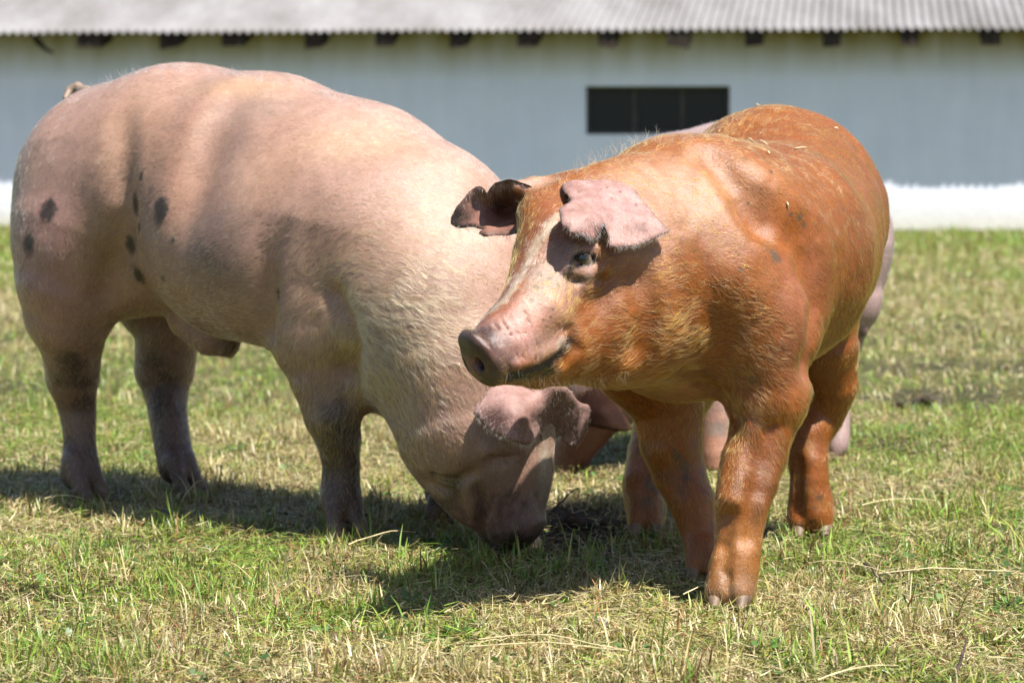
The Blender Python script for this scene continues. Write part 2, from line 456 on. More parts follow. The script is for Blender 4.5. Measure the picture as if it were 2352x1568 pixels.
# ================================================================== GINGER PIG
def ginger_pig():
    root = empty('pig', tuple(P(1700, 1300, 5.2) * [1, 1, 0]))
    tag(root, 'ginger pig with torn pink ears looking left, standing nearest the camera', 'pig')
    F = Form()
    # trunk
    F.limb([(1780, 500, 5.68, 258), (1790, 560, 5.45, 232), (1745, 590, 5.2, 258), (1600, 590, 4.98, 280)], .04)
    F.limb([(1560, 590, 4.97, 272), (1440, 630, 4.86, 226), (1390, 665, 4.80, 190)], .03)
    F.limb([(1690, 690, 5.0, 205), (1560, 730, 4.95, 195), (1500, 755, 4.9, 145)], .03)      # brisket
    # shoulder mass and upper arm, pig's left
    F.limb([(1700, 600, 5.0, 190), (1735, 760, 4.90, 148), (1763, 880, 4.87, 98)], .06)
    F.limb([(1763, 880, 4.87, 100), (1758, 925, 4.86, 88), (1750, 975, 4.85, 76), (1738, 1040, 4.84, 71), (1722, 1104, 4.82, 66), (1708, 1160, 4.80, 59), (1697, 1225, 4.79, 54), (1688, 1303, 4.78, 54), (1682, 1350, 4.77, 56)], .03)
    # far fore leg
    F.limb([(1480, 800, 5.1, 150), (1532, 927, 5.12, 82), (1540, 1016, 5.12, 72), (1557, 1082, 5.12, 62), (1588, 1148, 5.10, 53), (1604, 1215, 5.09, 43), (1612, 1281, 5.07, 37)], .03)
    # near hind
    F.limb([(1850, 690, 5.6, 140), (1893, 800, 5.6, 80), (1913, 883, 5.62, 58), (1888, 949, 5.64, 50), (1857, 1000, 5.62, 50), (1856, 1060, 5.6, 46), (1858, 1130, 5.6, 46), (1862, 1175, 5.6, 51)], .03)
    # far hind
    F.limb([(1620, 700, 5.9, 150), (1560, 880, 5.8, 90), (1502, 1040, 5.70, 60), (1484, 1110, 5.64, 52), (1484, 1185, 5.61, 48)], .03)
    # head
    F.limb([(1370, 590, 4.79, 160), (1300, 575, 4.72, 112)], .04)                         # brow and skull
    F.limb([(1285, 610, 4.70, 97), (1228, 712, 4.62, 84), (1160, 782, 4.575, 72), (1126, 812, 4.55, 62)], .035)
    F.limb([(1370, 740, 4.76, 150), (1290, 790, 4.68, 94), (1230, 836, 4.63, 55), (1192, 848, 4.60, 34)], .03)
    F.limb([(1290, 770, 4.68, 92), (1225, 800, 4.62, 68), (1170, 828, 4.57, 50)], .03)
    F.limb([(1480, 740, 4.82, 145), (1400, 740, 4.76, 142)], .03)                         # jowl
    F.limb([(1450, 470, 4.86, 120), (1340, 480, 4.80, 90), (1260, 500, 4.76, 72)], .03)      # poll
    F.limb([(1290, 440, 4.82, 34), (1225, 432, 4.80, 24), (1190, 430, 4.79, 14)], .02)
    # snout disc
    sc = P(1098, 820, 4.53); ax = np.array([-.76, -.36, -.54]); ax /= np.linalg.norm(ax)
    up = np.array([0, 0, 1.0]); up -= ax * (up @ ax); up /= np.linalg.norm(up); sd_ = np.cross(ax, up)
    R = np.array([ax, sd_, up])
    F.ell(sc + ax * -.006, (.014, .042, .0475), R, .016)
    F.ell(sc + up * .024 + ax * .000, (.008, .030, .020), R, .006)
    for sg in (-1, 1):
        c = sc + ax * .010 + sd_ * sg * .017 - up * .004
        F.ell(c, (.022, .0095, .0135), R, .004, True)
    F.ell(sc + ax * .018 - up * .05, (.014, .004, .02), R, .006, True)
    # mouth line and lips
    F.ridge([(1300, 775), (1272, 800), (1235, 822), (1190, 838)], [.010, .014, .014, .012], .012)
    F.groove([(1308, 782), (1285, 812), (1252, 836), (1212, 852), (1172, 862)], [.003, .006, .008, .009, .009], .005, .002)
    F.groove([(1310, 760), (1318, 800), (1300, 830)], .004, .02)
    F.ridge([(1678, 1050), (1670, 1105), (1666, 1150)], .022, .03, .72)
    F.groove([(1768, 985), (1750, 1075), (1732, 1150), (1722, 1230)], .006, .035)
    F.groove([(1668, 1185), (1662, 1250), (1660, 1310)], .004, .03)
    F.groove([(1830, 1060), (1834, 1120), (1832, 1180)], .005, .03)
    # skin folds
    F.groove([(1470, 640), (1490, 720), (1470, 800)], .010, .05)
    F.groove([(1560, 860), (1640, 900), (1685, 960)], .010, .03)
    F.groove([(1600, 880), (1655, 930), (1672, 975)], .004, .008)
    F.groove([(1625, 880), (1672, 925), (1684, 960)], .0035, .008)
    F.groove([(1770, 480), (1850, 560), (1885, 700), (1860, 820)], .006, .10)
    F.groove([(1640, 360), (1700, 440), (1740, 520)], .012, .06)
    F.ridge([(1700, 640), (1780, 720), (1800, 800)], .05, .06, .95)
    # eye
    e0 = F.hit(1340, 592); en = F.normal(e0); en = en + np.array([-.25, 0, -.0]); en /= np.linalg.norm(en)
    F.ridge([(1300, 606), (1322, 574), (1368, 576), (1390, 602)], .013, .012, .25)
    F.ridge([(1306, 618), (1345, 632), (1385, 622)], .012, .012, .35)
    F.groove([(1310, 645), (1350, 655), (1380, 640)], .004, .010)
    F.ridge([(1335, 655), (1360, 662)], .010, .012, .4)
    ex = np.array([1.0, 0, 0]); ex -= en * (ex @ en); ex /= np.linalg.norm(ex)
    ez = np.cross(ex, en); ez = ez if ez[2] > 0 else -ez
    th = math.radians(8); ex2 = ex * math.cos(th) + ez * math.sin(th); ez2 = ez * math.cos(th) - ex * math.sin(th)
    e1 = F.hit(1342, 592)
    F.ell(e1 - en * .003, (.0180, .013, .0070), np.array([ex2, en, ez2]), .003, True)
    # nose bridge wrinkles
    for k in range(6):
        F.groove([(1118 + k * 17, 752 - k * 7), (1140 + k * 16, 776 - k * 3), (1168 + k * 13, 806 - k * 2), (1178 + k * 12, 826)], .0012, .008)
    feet = [trotter(F, root, 1680, 1390, 4.77, 54, (-.25, -1)), trotter(F, root, 1614, 1330, G(1334), 42, (-.1, -1)),
            trotter(F, root, 1864, 1228, G(1232), 50, (-.1, -1)), trotter(F, root, 1484, 1230, G(1235), 42, (-.1, -1))]
    F.noise.append(lambda p: ((fbm(p, 14, 2, 3) - .5) * .010).astype(np.float32))
    body, v, q = body_mesh('body', F, .0032, [SKIN], root)
    for f in feet: f()
    def S(px, py): return F.hit(px, py)
    pt = []
    def pch(px, py, r, colr, soft=.5, amt=1, rag=.3):
        c = S(px, py); rr = np.array(r if isinstance(r, tuple) else (r, r)) * c[1] / FPX
        pt.append((c, (rr[0], max(rr), rr[1]), colr, soft, amt, rag))
    # pinker areas where the coat is thin
    pch(1570, 440, (190, 140), (.56, .31, .20), .8, .8); pch(1700, 420, (150, 60), (.56, .26, .12), .8, .5)
    pch(1840, 760, (70, 170), (.52, .20, .12), .8, .6); pch(1870, 620, (45, 130), (.50, .18, .10), .8, .4)
    pch(1550, 900, (150, 60), (.55, .26, .14), .8, .8); pch(1480, 560, (80, 110), (.62, .33, .22), .8, .6)
    pch(1180, 770, (90, 80), (.66, .36, .30), .6, 1); pch(1260, 700, (90, 60), (.64, .36, .29), .7, .9)
    pch(1310, 620, (85, 70), (.50, .31, .27), .5, .9); pch(1235, 650, (40, 60), (.42, .30, .24), .6, .8)
    pch(1330, 560, (60, 30), (.40, .24, .22), .6, .7)
    pch(1220, 415, (60, 26), (.62, .36, .29), .6, .9); pch(1290, 750, (60, 60), (.58, .30, .2), .8, .5)
    pch(1245, 470, (40, 60), (.40, .12, .04), .8, .8)
    stripe = [(1275, 500), (1256, 525), (1226, 575), (1200, 625), (1177, 665), (1145, 703), (1095, 740)]
    pch(1290, 792, (16, 20), (.62, .55, .42), .6, .8)
    pch(1180, 862, (50, 14), (.12, .10, .05), .6, .8); pch(1240, 860, (60, 18), (.25, .16, .08), .7, .7)
    pch(1255, 800, (60, 50), (.45, .28, .22), .6, .7)
    for k in range(16): pch(random.uniform(1640, 1780), random.uniform(960, 1360), (random.uniform(12, 34), random.uniform(12, 34)), random.choice([(.22, .07, .02), (.46, .20, .05), (.16, .08, .04)]), .7, .35, .6)
    for k in range(14): pch(random.uniform(1460, 1640), random.uniform(960, 1300), (random.uniform(12, 34), random.uniform(12, 34)), random.choice([(.22, .07, .02), (.12, .06, .03)]), .7, .5, .6)
    for k in range(8): pch(random.uniform(1810, 1910), random.uniform(940, 1210), (random.uniform(12, 30), random.uniform(12, 30)), random.choice([(.25, .08, .02), (.48, .24, .08)]), .7, .5, .6)
    # dirt specks
    for x, y, r in ((1240, 632, 9), (1233, 660, 8), (1262, 640, 7), (1300, 635, 12), (1310, 628, 8), (1280, 655, 8), (1330, 640, 16), (1352, 640, 14), (1370, 632, 10), (1220, 690, 7), (1247, 604, 6),
                    (1835, 500, 12), (1845, 515, 9), (1817, 492, 6), (1900, 300, 9), (1935, 480, 6), (1556, 1050, 14), (1570, 1070, 16), (1550, 1038, 9), (1575, 1095, 13), (1500, 1120, 20), (1490, 1150, 14),
                    (1880, 1142, 9), (1870, 1165, 6), (1700, 620, 8), (1770, 570, 30), (1780, 590, 20), (1660, 1320, 22), (1720, 1330, 16), (1730, 870, 16), (1893, 750, 10), (1883, 784, 8), (1770, 395, 8), (1850, 372, 9)):
        pch(x, y, (r, r * .9), (.10, .08, .055), .5, .75 if r < 25 else .3, .6)
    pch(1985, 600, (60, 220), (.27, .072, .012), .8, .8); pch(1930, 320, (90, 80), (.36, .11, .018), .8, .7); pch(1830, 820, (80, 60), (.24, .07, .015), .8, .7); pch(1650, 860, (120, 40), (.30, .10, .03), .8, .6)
    for k in range(34): pch(random.uniform(1120, 1400), random.uniform(600, 830), random.uniform(2, 5), (.09, .06, .045), .5, .7, .5)
    for k in range(70):
        pch(random.uniform(1500, 1990), random.uniform(330, 850), random.uniform(2, 5), (.08, .05, .03), .5, .7, .5)
    pt.append((P(1690, 1280, 4.76), (.10, .12, .10), (.46, .20, .05), .7, .7, .3)); pt.append((P(1740, 1080, 4.80), (.05, .10, .09), (.17, .05, .012), .7, .6, .4))  # dark brown patch paints the belly's cast shade on the upper foreleg
    pt.append((P(1700, 1380, 4.8), (.10, .12, .05), (.36, .24, .17), .6, .8, .3))
    pt.append((sc - ax * .010, (.058, .05, .060), (.36, .20, .17), .35, .95, .2))
    pt.append((sc + ax * .012, (.060, .05, .062), (.085, .05, .045), .25, .97, .25))
    pt.append((sc + ax * .016 - up * .008 + sd_ * .004, (.030, .03, .022), (.32, .15, .15), .6, .9, .8))
    pt.append((sc + ax * .0 + up * .040, (.02, .02, .02), (.16, .12, .10), .5, .6, .3))
    col = paint(v, GINGER, pt)
    # coat tone variation and darker underside of the coat
    nz = fbm(v, 7, 11)[:, None]; col *= (.82 + .36 * nz)
    # dark lids
    for pp in ([(1310, 612), (1318, 592), (1335, 581), (1358, 583), (1370, 596)], [(1308, 616), (1335, 610), (1360, 602), (1371, 596)]):
        for (a, b), (c2, d2) in zip(pp, pp[1:]):
            A_ = S(a, b); B_ = S(c2, d2); ab = B_ - A_
            t = np.clip(((v - A_) @ ab) / (ab @ ab), 0, 1); dd = np.linalg.norm(v - A_ - t[:, None] * ab, axis=1)
            f = (1 - sstep(.0025, .006, dd))[:, None] * .9; col = col * (1 - f) + np.array([.03, .02, .015]) * f
    def line(pp, r0, r1, colr, amt):
        nonlocal col
        best = np.full(len(v), 9.)
        Q_ = [S(*x) for x in pp]
        for A_, B_ in zip(Q_, Q_[1:]):
            ab = B_ - A_; t = np.clip(((v - A_) @ ab) / (ab @ ab), 0, 1); best = np.minimum(best, np.linalg.norm(v - A_ - t[:, None] * ab, axis=1))
        best = best + (fbm(v, 150, 77, 2) - .5) * r1 * .9
        f = (1 - sstep(r0, r1, best))[:, None] * amt; col = col * (1 - f) + np.array(colr) * f
    line(stripe, .002, .016, (.74, .60, .44), .8)
    line([(1306, 783), (1285, 811), (1252, 836), (1212, 853), (1172, 864)], .003, .012, (.035, .022, .015), .97)
    line([(1262, 846), (1225, 862), (1185, 868)], .004, .018, (.045, .035, .02), .85)
    line([(1166, 872), (1172, 850), (1168, 836)], .001, .007, (.10, .06, .05), .8)
    # nostril interiors
    for sg in (-1, 1):
        c = sc + ax * .006 + sd_ * sg * .019 - up * .010; dd = np.linalg.norm(v - c, axis=1); f = (1 - sstep(.006, .013, dd))[:, None]
        col = col * (1 - f) + np.array([.05, .02, .02]) * f
    al = np.ones(len(v)); al[np.linalg.norm(v - sc - ax * .01, axis=1) < .056] = .35
    for a in ((1252, 836), (1212, 853), (1182, 864), (1312, 604)): al *= np.where(np.linalg.norm(v - S(*a), axis=1) < .010, .45, 1)
    setcol(body.data, np.c_[col, al])
    eyeball(root, e1 - en * .0130, .0158, en + np.array([-.28, 0, .06]))
    # ---- ears
    X = lambda a: 984.7 + a * .3708
    Y = lambda b: 356.4 + b * .3708
    near = [(815,175),(900,165),(1050,128),(1170,146),(1260,196),(1330,285),(1400,370),(1452,430),(1497,475),(1450,495),(1390,520),(1330,545),(1280,562),(1200,572),(1122,572),(1112,520),(1103,470),(1086,425),(1066,450),(1040,510),(1012,532),(960,505),(915,480),(878,470),(868,446),(822,432),(812,380),(806,330),(845,300),(882,285),(870,250),(835,225)]
    no = [(X(a), Y(b)) for a, b in near]
    sh = {}
    def sd(px, py): return S(px, py)[1]
    ctrl = [(1290, 425, sd(1290, 425) - .012), (1340, 410, sd(1340, 410) - .002), (1400, 412, sd(1400, 412) - .002), (1450, 430, sd(1450, 430) - .006),
            (1300, 470, sd(1300, 470) - .056), (1355, 470, sd(1355, 470) - .058), (1420, 470, sd(1420, 470) - .035), (1480, 500, sd(1480, 500) - .030), (1538, 532, sd(1538, 532) - .030), (1400, 566, sd(1400, 566) - .056), (1455, 560, sd(1455, 560) - .046),
            (1388, 525, sd(1388, 525) - .050), (1345, 500, sd(1345, 500) - .066), (1330, 545, sd(1330, 545) - .062), (1362, 548, sd(1362, 548) - .034), (1290, 510, sd(1290, 510) - .062), (1310, 530, sd(1310, 530) - .064), (1500, 470, sd(1500, 470) - .014)]
    epat = [(P(x_, y_, sd(x_, y_) - .03), (.003, .02, .003), (.16, .09, .07), .5, .7, .4) for x_, y_ in ((1425, 440), (1405, 455), (1460, 470), (1350, 420), (1415, 555), (1432, 558), (1395, 430), (1480, 515), (1330, 440))] + [(P(1470, 525, sd(1470, 525) - .03), (.012, .03, .012), (.34, .19, .17), .8, .8, .4), (P(1360, 535, sd(1360, 535) - .03), (.03, .03, .012), (.62, .30, .27), .8, .7, .3),
            (P(1340, 495, sd(1340, 495) - .045), (.02, .03, .03), (.40, .24, .18), .9, .7, .3)]
    ear1, mid, vn, tri, ed, p2 = sheet('ear', no, ctrl, .0055, EARSKIN, root, (.60, .37, .345), epat, 3.5, .001, ((.30, .20, .15), 10, .8))
    far = [(130,400),(150,350),(200,290),(245,235),(290,195),(325,190),(350,210),(360,235),(385,195),(420,165),(480,158),(560,162),(640,190),(700,240),(700,330),(650,400),(590,440),(560,480),(480,500),(400,505),(345,512),(310,490),(345,460),(260,448),(190,450),(145,440)]
    fo = [(X(a), Y(b)) for a, b in far]
    ctrl = [(1035, 510, 4.90), (1060, 470, 4.885), (1095, 432, 4.87), (1125, 440, 4.84), (1130, 500, 4.86), (1150, 420, 4.80), (1200, 415, 4.77), (1240, 440, 4.78),
            (1160, 475, 4.90), (1110, 538, 4.80), (1170, 535, 4.79), (1205, 515, 4.78), (1200, 470, 4.86), (1070, 515, 4.865), (1235, 490, 4.80)]
    fp = [(P(1035, 510, 4.90), (.03, .05, .04), (.10, .07, .05), .7, .9, .3), (P(1180, 490, 4.86), (.05, .08, .035), (.36, .14, .09), .7, .8, .2), (P(1200, 415, 4.78), (.06, .06, .012), (.62, .34, .26), .6, .8, .2)]
    ear2, mid2, vn2, tri2, ed2, p22 = sheet('ear', fo, ctrl, .008, EARSKIN, root, (.42, .22, .17), fp, 4, .001, ((.08, .05, .035), 9, .9), seed=8)
    # ---- coat
    f = [(S(1220, 760), (.6, .1, .5)), (S(1260, 640), (.5, .1, 1.)), (S(1290, 520), (.6, .2, 1.)), (S(1330, 740), (1, .2, .3)), (S(1420, 780), (1, 0, .25)), (S(1500, 700), (1, .2, .1)),
         (S(1560, 820), (1, 0, .35)), (S(1650, 780), (1, .1, .1)), (S(1500, 420), (1, .3, -.1)), (S(1600, 450), (1, .5, -.35)), (S(1700, 600), (.7, .5, -.8)), (S(1800, 500), (.5, .6, -1)),
         (S(1900, 500), (.3, .6, -1.2)), (S(1780, 300), (.6, 1, -.1)), (S(1900, 750), (.2, .5, -1)), (S(1750, 800), (.6, .2, -.4)), (S(1720, 950), (.5, .1, -.9)), (S(1700, 1150), (-.1, .1, -1)),
         (S(1690, 1300), (0, .1, -1)), (S(1540, 1000), (.2, 0, -1)), (S(1860, 1000), (0, 0, -1)), (S(1490, 1150), (0, 0, -1))]
    fac = [(S(1250, 790), .05), (S(1180, 780), .04), (S(1320, 610), .10), (S(1240, 650), .5)]
    def length(p):
        l = np.full(len(p), .011)
        l += .010 * np.exp(-((p - S(1500, 800)) ** 2).sum(1) / .16 ** 2) + .006 * np.exp(-((p - S(1740, 930)) ** 2).sum(1) / .09 ** 2)
        m = np.exp(-((p - S(1200, 770)) ** 2).sum(1) / .07 ** 2); l *= 1 - .55 * m; return l
    def mask(p):
        m = .55 + .9 * np.clip((fbm(p, 9, 21) - .3) * 2, 0, 1)
        for c, a, s in ((S(1190, 770), .12, .055), (S(1315, 615), .35, .045), (S(1560, 430), .55, .14)):
            m *= 1 - (1 - a) * np.exp(-((p - c) ** 2).sum(1) / s ** 2)
        m *= np.where(np.linalg.norm(p - sc - ax * .015, axis=1) < .05, 0.02, 1)
        m *= np.where(np.linalg.norm(p - e1, axis=1) < .017, 0, 1)
        for a in ((1285, 811), (1252, 836), (1212, 853), (1268, 824), (1232, 846)): m *= np.where(np.linalg.norm(p - S(*a), axis=1) < .009, .1, 1)
        return m
    lightc = [S((a[0] + b[0]) / 2, (a[1] + b[1]) / 2) for a, b in zip(stripe, stripe[1:])] + [S(*a) for a in stripe] + [S(1290, 792)]
    def hue(p, r):
        t = r.random(len(p))[:, None]; n_ = fbm(p, 12, 4)[:, None]
        c = np.array([.34, .10, .008]) * (1 - t) + np.array([.76, .33, .045]) * t
        c = c * (.65 + .6 * n_)
        for lc in lightc:
            m = np.exp(-((p - lc) ** 2).sum(1) / .017 ** 2)[:, None]; c = c * (1 - m) + np.array([.92, .82, .62]) * m
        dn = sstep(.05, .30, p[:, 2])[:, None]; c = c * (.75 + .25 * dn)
        return np.clip(c, .01, .95)
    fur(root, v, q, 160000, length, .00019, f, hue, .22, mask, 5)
    # ear fringe, whiskers and bristles as longer hair on the ears' edges
    rr = np.random.default_rng(3)
    sel = np.nonzero((ed < 2) & (p2[:, 1] > 520))[0]
    pts = []; hs = []
    for i in rr.choice(sel, 420):
        L = .009 * (.6 + rr.random()); dr = np.array([rr.normal(0, .35), rr.normal(-.1, .3), -1]); dr /= np.linalg.norm(dr)
        b0 = mid[i] + np.array([rr.normal(0, .002), .002, .003]); pts.append([b0 + dr * L * s + np.array([0, .3, 0]) * L * s * s * rr.normal(.3, .3) for s in (0, .33, .66, 1)]); hs.append((.62, .42, .2))
    for ee, mm, nn, cnt in ((ed, mid, vn, 1500), (ed2, mid2, vn2, 1500)):
        for i in rr.integers(0, len(mm), cnt):
            L = .008 * (.6 + rr.random()); sgn = 1 if ee is ed or rr.random() < .6 else -1
            dr = np.array([.25, -.1, -.8]) + nn[i] * .35 * sgn + rr.normal(0, .25, 3); dr /= np.linalg.norm(dr)
            pts.append([mm[i] + nn[i] * sgn * .003 + dr * L * s for s in (0, .33, .66, 1)]); hs.append((.8, .62, .5) if ee is ed else (.55, .32, .16))
    for i in range(170):                       # chin whiskers
        a = rr.uniform(1165, 1440); yb = np.interp(a, [1165, 1200, 1260, 1330, 1400, 1440], [866, 872, 884, 886, 876, 868]); b0 = S(a, yb - rr.uniform(2, 25))
        L = .012 + .016 * rr.random() ** 2; dr = np.array([rr.normal(.1, .35), rr.normal(-.2, .2), -1]); dr /= np.linalg.norm(dr)
        pts.append([b0 + dr * L * s for s in (0, .33, .66, 1)]); hs.append((.20, .09, .03) if rr.random() < .75 else (.6, .36, .14))
    for i in range(260):                       # crest bristles
        a = rr.uniform(1200, 1640); yb = np.interp(a, [1200, 1300, 1400, 1480, 1560, 1640], [470, 400, 345, 318, 318, 300]) + rr.uniform(4, 18); b0 = S(a, yb)
        L = .014 + .018 * rr.random() ** 2; dr = np.array([rr.normal(-.2, .5), rr.normal(0, .3), .8]); dr /= np.linalg.norm(dr)
        pts.append([b0 + dr * L * s for s in (0, .33, .66, 1)]); hs.append((.7, .38, .16))
    for i in range(60):
        a = rr.uniform(1300, 1380); b0 = S(a, 578 + rr.normal(0, 3)); L = .012; dr = np.array([rr.normal(-.3, .3), -.8, rr.normal(-.1, .3)]); dr /= np.linalg.norm(dr)
        pts.append([b0 + dr * L * s + np.array([0, 0, -.003]) * s * s for s in (0, .33, .66, 1)]); hs.append((.5, .4, .3))
    loose_hair(root, pts, hs, .00022)
    return root, F
def loose_hair(parent, pts, hs, rad, name='whiskers'):
    pts = np.array(pts); cu = bpy.data.hair_curves.new(name); cu.add_curves([4] * len(pts))
    cu.points.foreach_set('position', (pts - np.array(parent.location)).astype(np.float32).ravel())
    at = cu.attributes.get('radius') or cu.attributes.new('radius', 'FLOAT', 'POINT'); at.data.foreach_set('value', np.tile([1, .8, .6, .25], len(pts)).astype(np.float32) * rad)
    hc = np.ones((len(pts), 4), np.float32); hc[:, :3] = np.array(hs); at = cu.attributes.new('hue', 'FLOAT_COLOR', 'CURVE'); at.data.foreach_set('color', hc.ravel())
    o = bpy.data.objects.new(name, cu); COL.objects.link(o); o.parent = parent; cu.materials.append(HAIR); return o

# ================================================================== PINK GRAZING PIG
def pink_pig():
    root = empty('pig', tuple(P(600, 1190, 5.95) * [1, 1, 0]))
    tag(root, 'big muddy pink pig with dark spots, its head down grazing on the left', 'pig')
    F = Form()
    F.limb([(306, 448, 6.20, 262), (420, 436, 6.10, 284), (600, 462, 5.95, 290), (800, 520, 5.80, 284)], .04)
    F.limb([(800, 520, 5.80, 284), (930, 600, 5.68, 282), (1010, 715, 5.58, 250)], .03)
    F.limb([(1010, 720, 5.58, 250), (1070, 860, 5.50, 205), (1095, 990, 5.46, 172)], .05)
    F.limb([(1095, 990, 5.46, 168), (1130, 1095, 5.44, 125), (1165, 1185, 5.44, 78), (1172, 1205, 5.44, 62)], .04, .9)
    F.limb([(1180, 990, 5.44, 88), (1215, 1080, 5.42, 50), (1205, 1180, 5.42, 42)], .03)
    # haunch and near hind leg
    F.limb([(262, 460, 6.14, 212), (205, 560, 6.085, 174), (168, 645, 6.07, 126), (159, 714, 6.085, 98)], .08)
    F.limb([(166, 650, 6.07, 118), (157, 714, 6.085, 94), (164, 792, 6.11, 71), (166, 865, 6.15, 63), (176, 928, 6.17, 45), (182, 1006, 6.16, 37), (183, 1084, 6.15, 43)], .03)
    # far hind
    F.limb([(330, 620, 6.35, 130), (385, 753, 6.32, 76), (377, 850, 6.34, 69), (379, 889, 6.33, 54), (384, 948, 6.3, 44), (396, 1025, 6.27, 42), (405, 1070, 6.25, 44)], .03)
    # near fore: shoulder, arm
    F.limb([(800, 560, 5.66, 200), (758, 690, 5.64, 138), (734, 790, 5.60, 98), (738, 870, 5.58, 70), (760, 948, 5.57, 63), (778, 1006, 5.58, 52), (784, 1064, 5.59, 43), (782, 1123, 5.59, 45), (782, 1150, 5.59, 48)], .07)
    # far fore
    F.limb([(960, 800, 5.9, 120), (1000, 950, 5.92, 70), (1015, 1060, 5.9, 50), (1022, 1130, 5.88, 48)], .03)
    # belly, sheath and teat
    F.limb([(560, 560, 5.85, 220), (640, 580, 5.75, 212), (720, 600, 5.70, 200)], .05)
    F.limb([(425, 735, 6.0, 38), (485, 776, 5.96, 40), (522, 790, 5.94, 30), (530, 814, 5.94, 9)], .03)
    F.limb([(612, 780, 5.85, 14), (620, 800, 5.84, 6)], .01)
    F.limb([(835, 640, 5.68, 225), (790, 730, 5.64, 165)], .05)
    F.noise.append(lambda p: ((fbm(p, 7, 3, 3) - .5) * .008).astype(np.float32))
    # creases: flank, elbow, shoulder blade, jowl
    F.groove([(285, 250), (282, 350), (286, 480), (280, 560), (260, 620), (240, 680)], [.004, .010, .014, .016, .016, .012], .06, [.04, .014, .004, .002, .002, .01])
    F.groove([(660, 520), (622, 590), (610, 680), (612, 760)], [.006, .012, .016, .016], .04, [.035, .012, .0, .0])
    F.groove([(800, 850), (812, 800), (800, 740), (775, 680)], [.016, .010, .006, .003], .05)
    F.groove([(560, 200), (500, 280), (455, 400), (430, 520)], [.004, .009, .010, .004], .09, [.05, .016, .012, .05])
    F.groove([(980, 1110), (1040, 1130), (1075, 1200)], .006, .02)
    F.groove([(1075, 1250), (1105, 1190), (1110, 1150)], .007, .012)
    F.groove([(1190, 1010), (1170, 1050), (1130, 1055)], .006, .02)
    F.ell(P(1176, 1186, 5.385), (.044, .024, .046), None, .022)
    for k in range(4): F.groove([(1135 + k * 22, 1140 + k * 6), (1128 + k * 24, 1180 + k * 4), (1140 + k * 22, 1215)], .0016, .008)
    F.groove([(1098, 1120), (1112, 1165), (1108, 1215), (1120, 1250)], [.006, .009, .009, .006], .014)
    F.groove([(1000, 1095), (1045, 1105), (1085, 1085)], .005, .02)
    # closed eye
    F.ridge([(1120, 1035), (1160, 1022), (1195, 1032)], .014, .016, .5)
    F.groove([(1125, 1048), (1160, 1050), (1192, 1044)], .004, .005)
    # nose rim
    sc = P(1200, 1222, 5.41); axn = np.array([.45, -.35, -.85]); axn /= np.linalg.norm(axn)
    s1 = np.cross(axn, [0, 1, 0]); s1 /= np.linalg.norm(s1); s2 = np.cross(axn, s1)
    F.ell(sc, (.014, .048, .045), np.array([axn, s1, s2]), .014)
    feet = [trotter(F, root, 188, 1150, G(1152), 52, (.7, -.5)), trotter(F, root, 418, 1138, G(1140), 46, (.6, -.5)),
            trotter(F, root, 788, 1232, G(1238), 52, (.4, -.9)), trotter(F, root, 1025, 1190, G(1196), 46, (-.2, -.9))]
    body, v, q = body_mesh('body', F, .0040, [PSKIN], root)
    for f in feet: f()
    S = F.hit; pt = []
    def pch(px, py, r, colr, soft=.5, amt=1, rag=.3):
        c = S(px, py); rr = np.array(r if isinstance(r, tuple) else (r, r)) * c[1] / FPX
        pt.append((c, (rr[0], max(rr), rr[1]), colr, soft, amt, rag))
    SK = (.60, .365, .285)
    pch(100, 620, (120, 220), (.60, .33, .30), .8, .8); pch(490, 560, (100, 160), (.30, .20, .16), .6, .6, .4); pch(530, 380, (85, 200), (.38, .25, .20), .7, .6, .4); pch(600, 250, (90, 60), (.42, .28, .22), .7, .5, .4)  # grey-brown flank patches: cast shading painted in, mixed with mud
    pch(515, 520, (50, 75), (.22, .15, .13), .7, .45, .5); pch(400, 420, (110, 200), (.58, .30, .18), .9, .45); pch(620, 400, (120, 120), (.62, .37, .24), .9, .5)  # first patch deepens the painted flank shading, the rest is tan tone
    pch(230, 560, (80, 90), (.42, .24, .12), .9, .6); pch(900, 800, (140, 150), (.46, .27, .14), .9, .7); pch(300, 330, (120, 140), (.56, .34, .20), .9, .5); pch(820, 330, (160, 60), (.58, .38, .24), .9, .6)
    pch(1150, 900, (90, 60), (.56, .34, .29), .8, .7); pch(1175, 1185, (75, 75), (.40, .22, .20), .7, .9)
    for k in range(16): pch(random.uniform(1110, 1240), random.uniform(1120, 1240), random.uniform(4, 12), (.12, .08, .06), .7, .6, .6)
    pch(1190, 1236, (55, 22), (.09, .06, .045), .7, .85, .5); pch(1100, 1130, (30, 60), (.34, .20, .15), .8, .6); pch(1010, 1000, (80, 120), (.56, .33, .27), .9, .6)
    pch(515, 795, (40, 30), (.20, .10, .085), .6, .9); pch(450, 750, (50, 40), (.42, .24, .20), .8, .7); pch(960, 650, (120, 90), (.56, .36, .28), .9, .5); pch(1060, 1060, (110, 80), (.44, .27, .17), .8, .6)
    pch(330, 600, (60, 120), (.60, .36, .28), .9, .4); pch(560, 200, (150, 30), (.62, .40, .22), .9, .5)
    for x, y, rx, ry in ((111, 482, 17, 24), (66, 558, 12, 24), (370, 485, 17, 27), (313, 467, 6, 24), (303, 560, 11, 20), (320, 632, 19, 19), (320, 522, 4, 8), (325, 406, 3, 8), (398, 552, 4, 5), (376, 638, 4, 7),
                         (641, 673, 7, 9)):
        pch(x, y, (rx * 1.4 + 2, ry * 1.2 + 2), (.05, .04, .03), .45, .92, .55)
    spots = [(x[0], np.array(x[1])) for x in pt[-11:]]
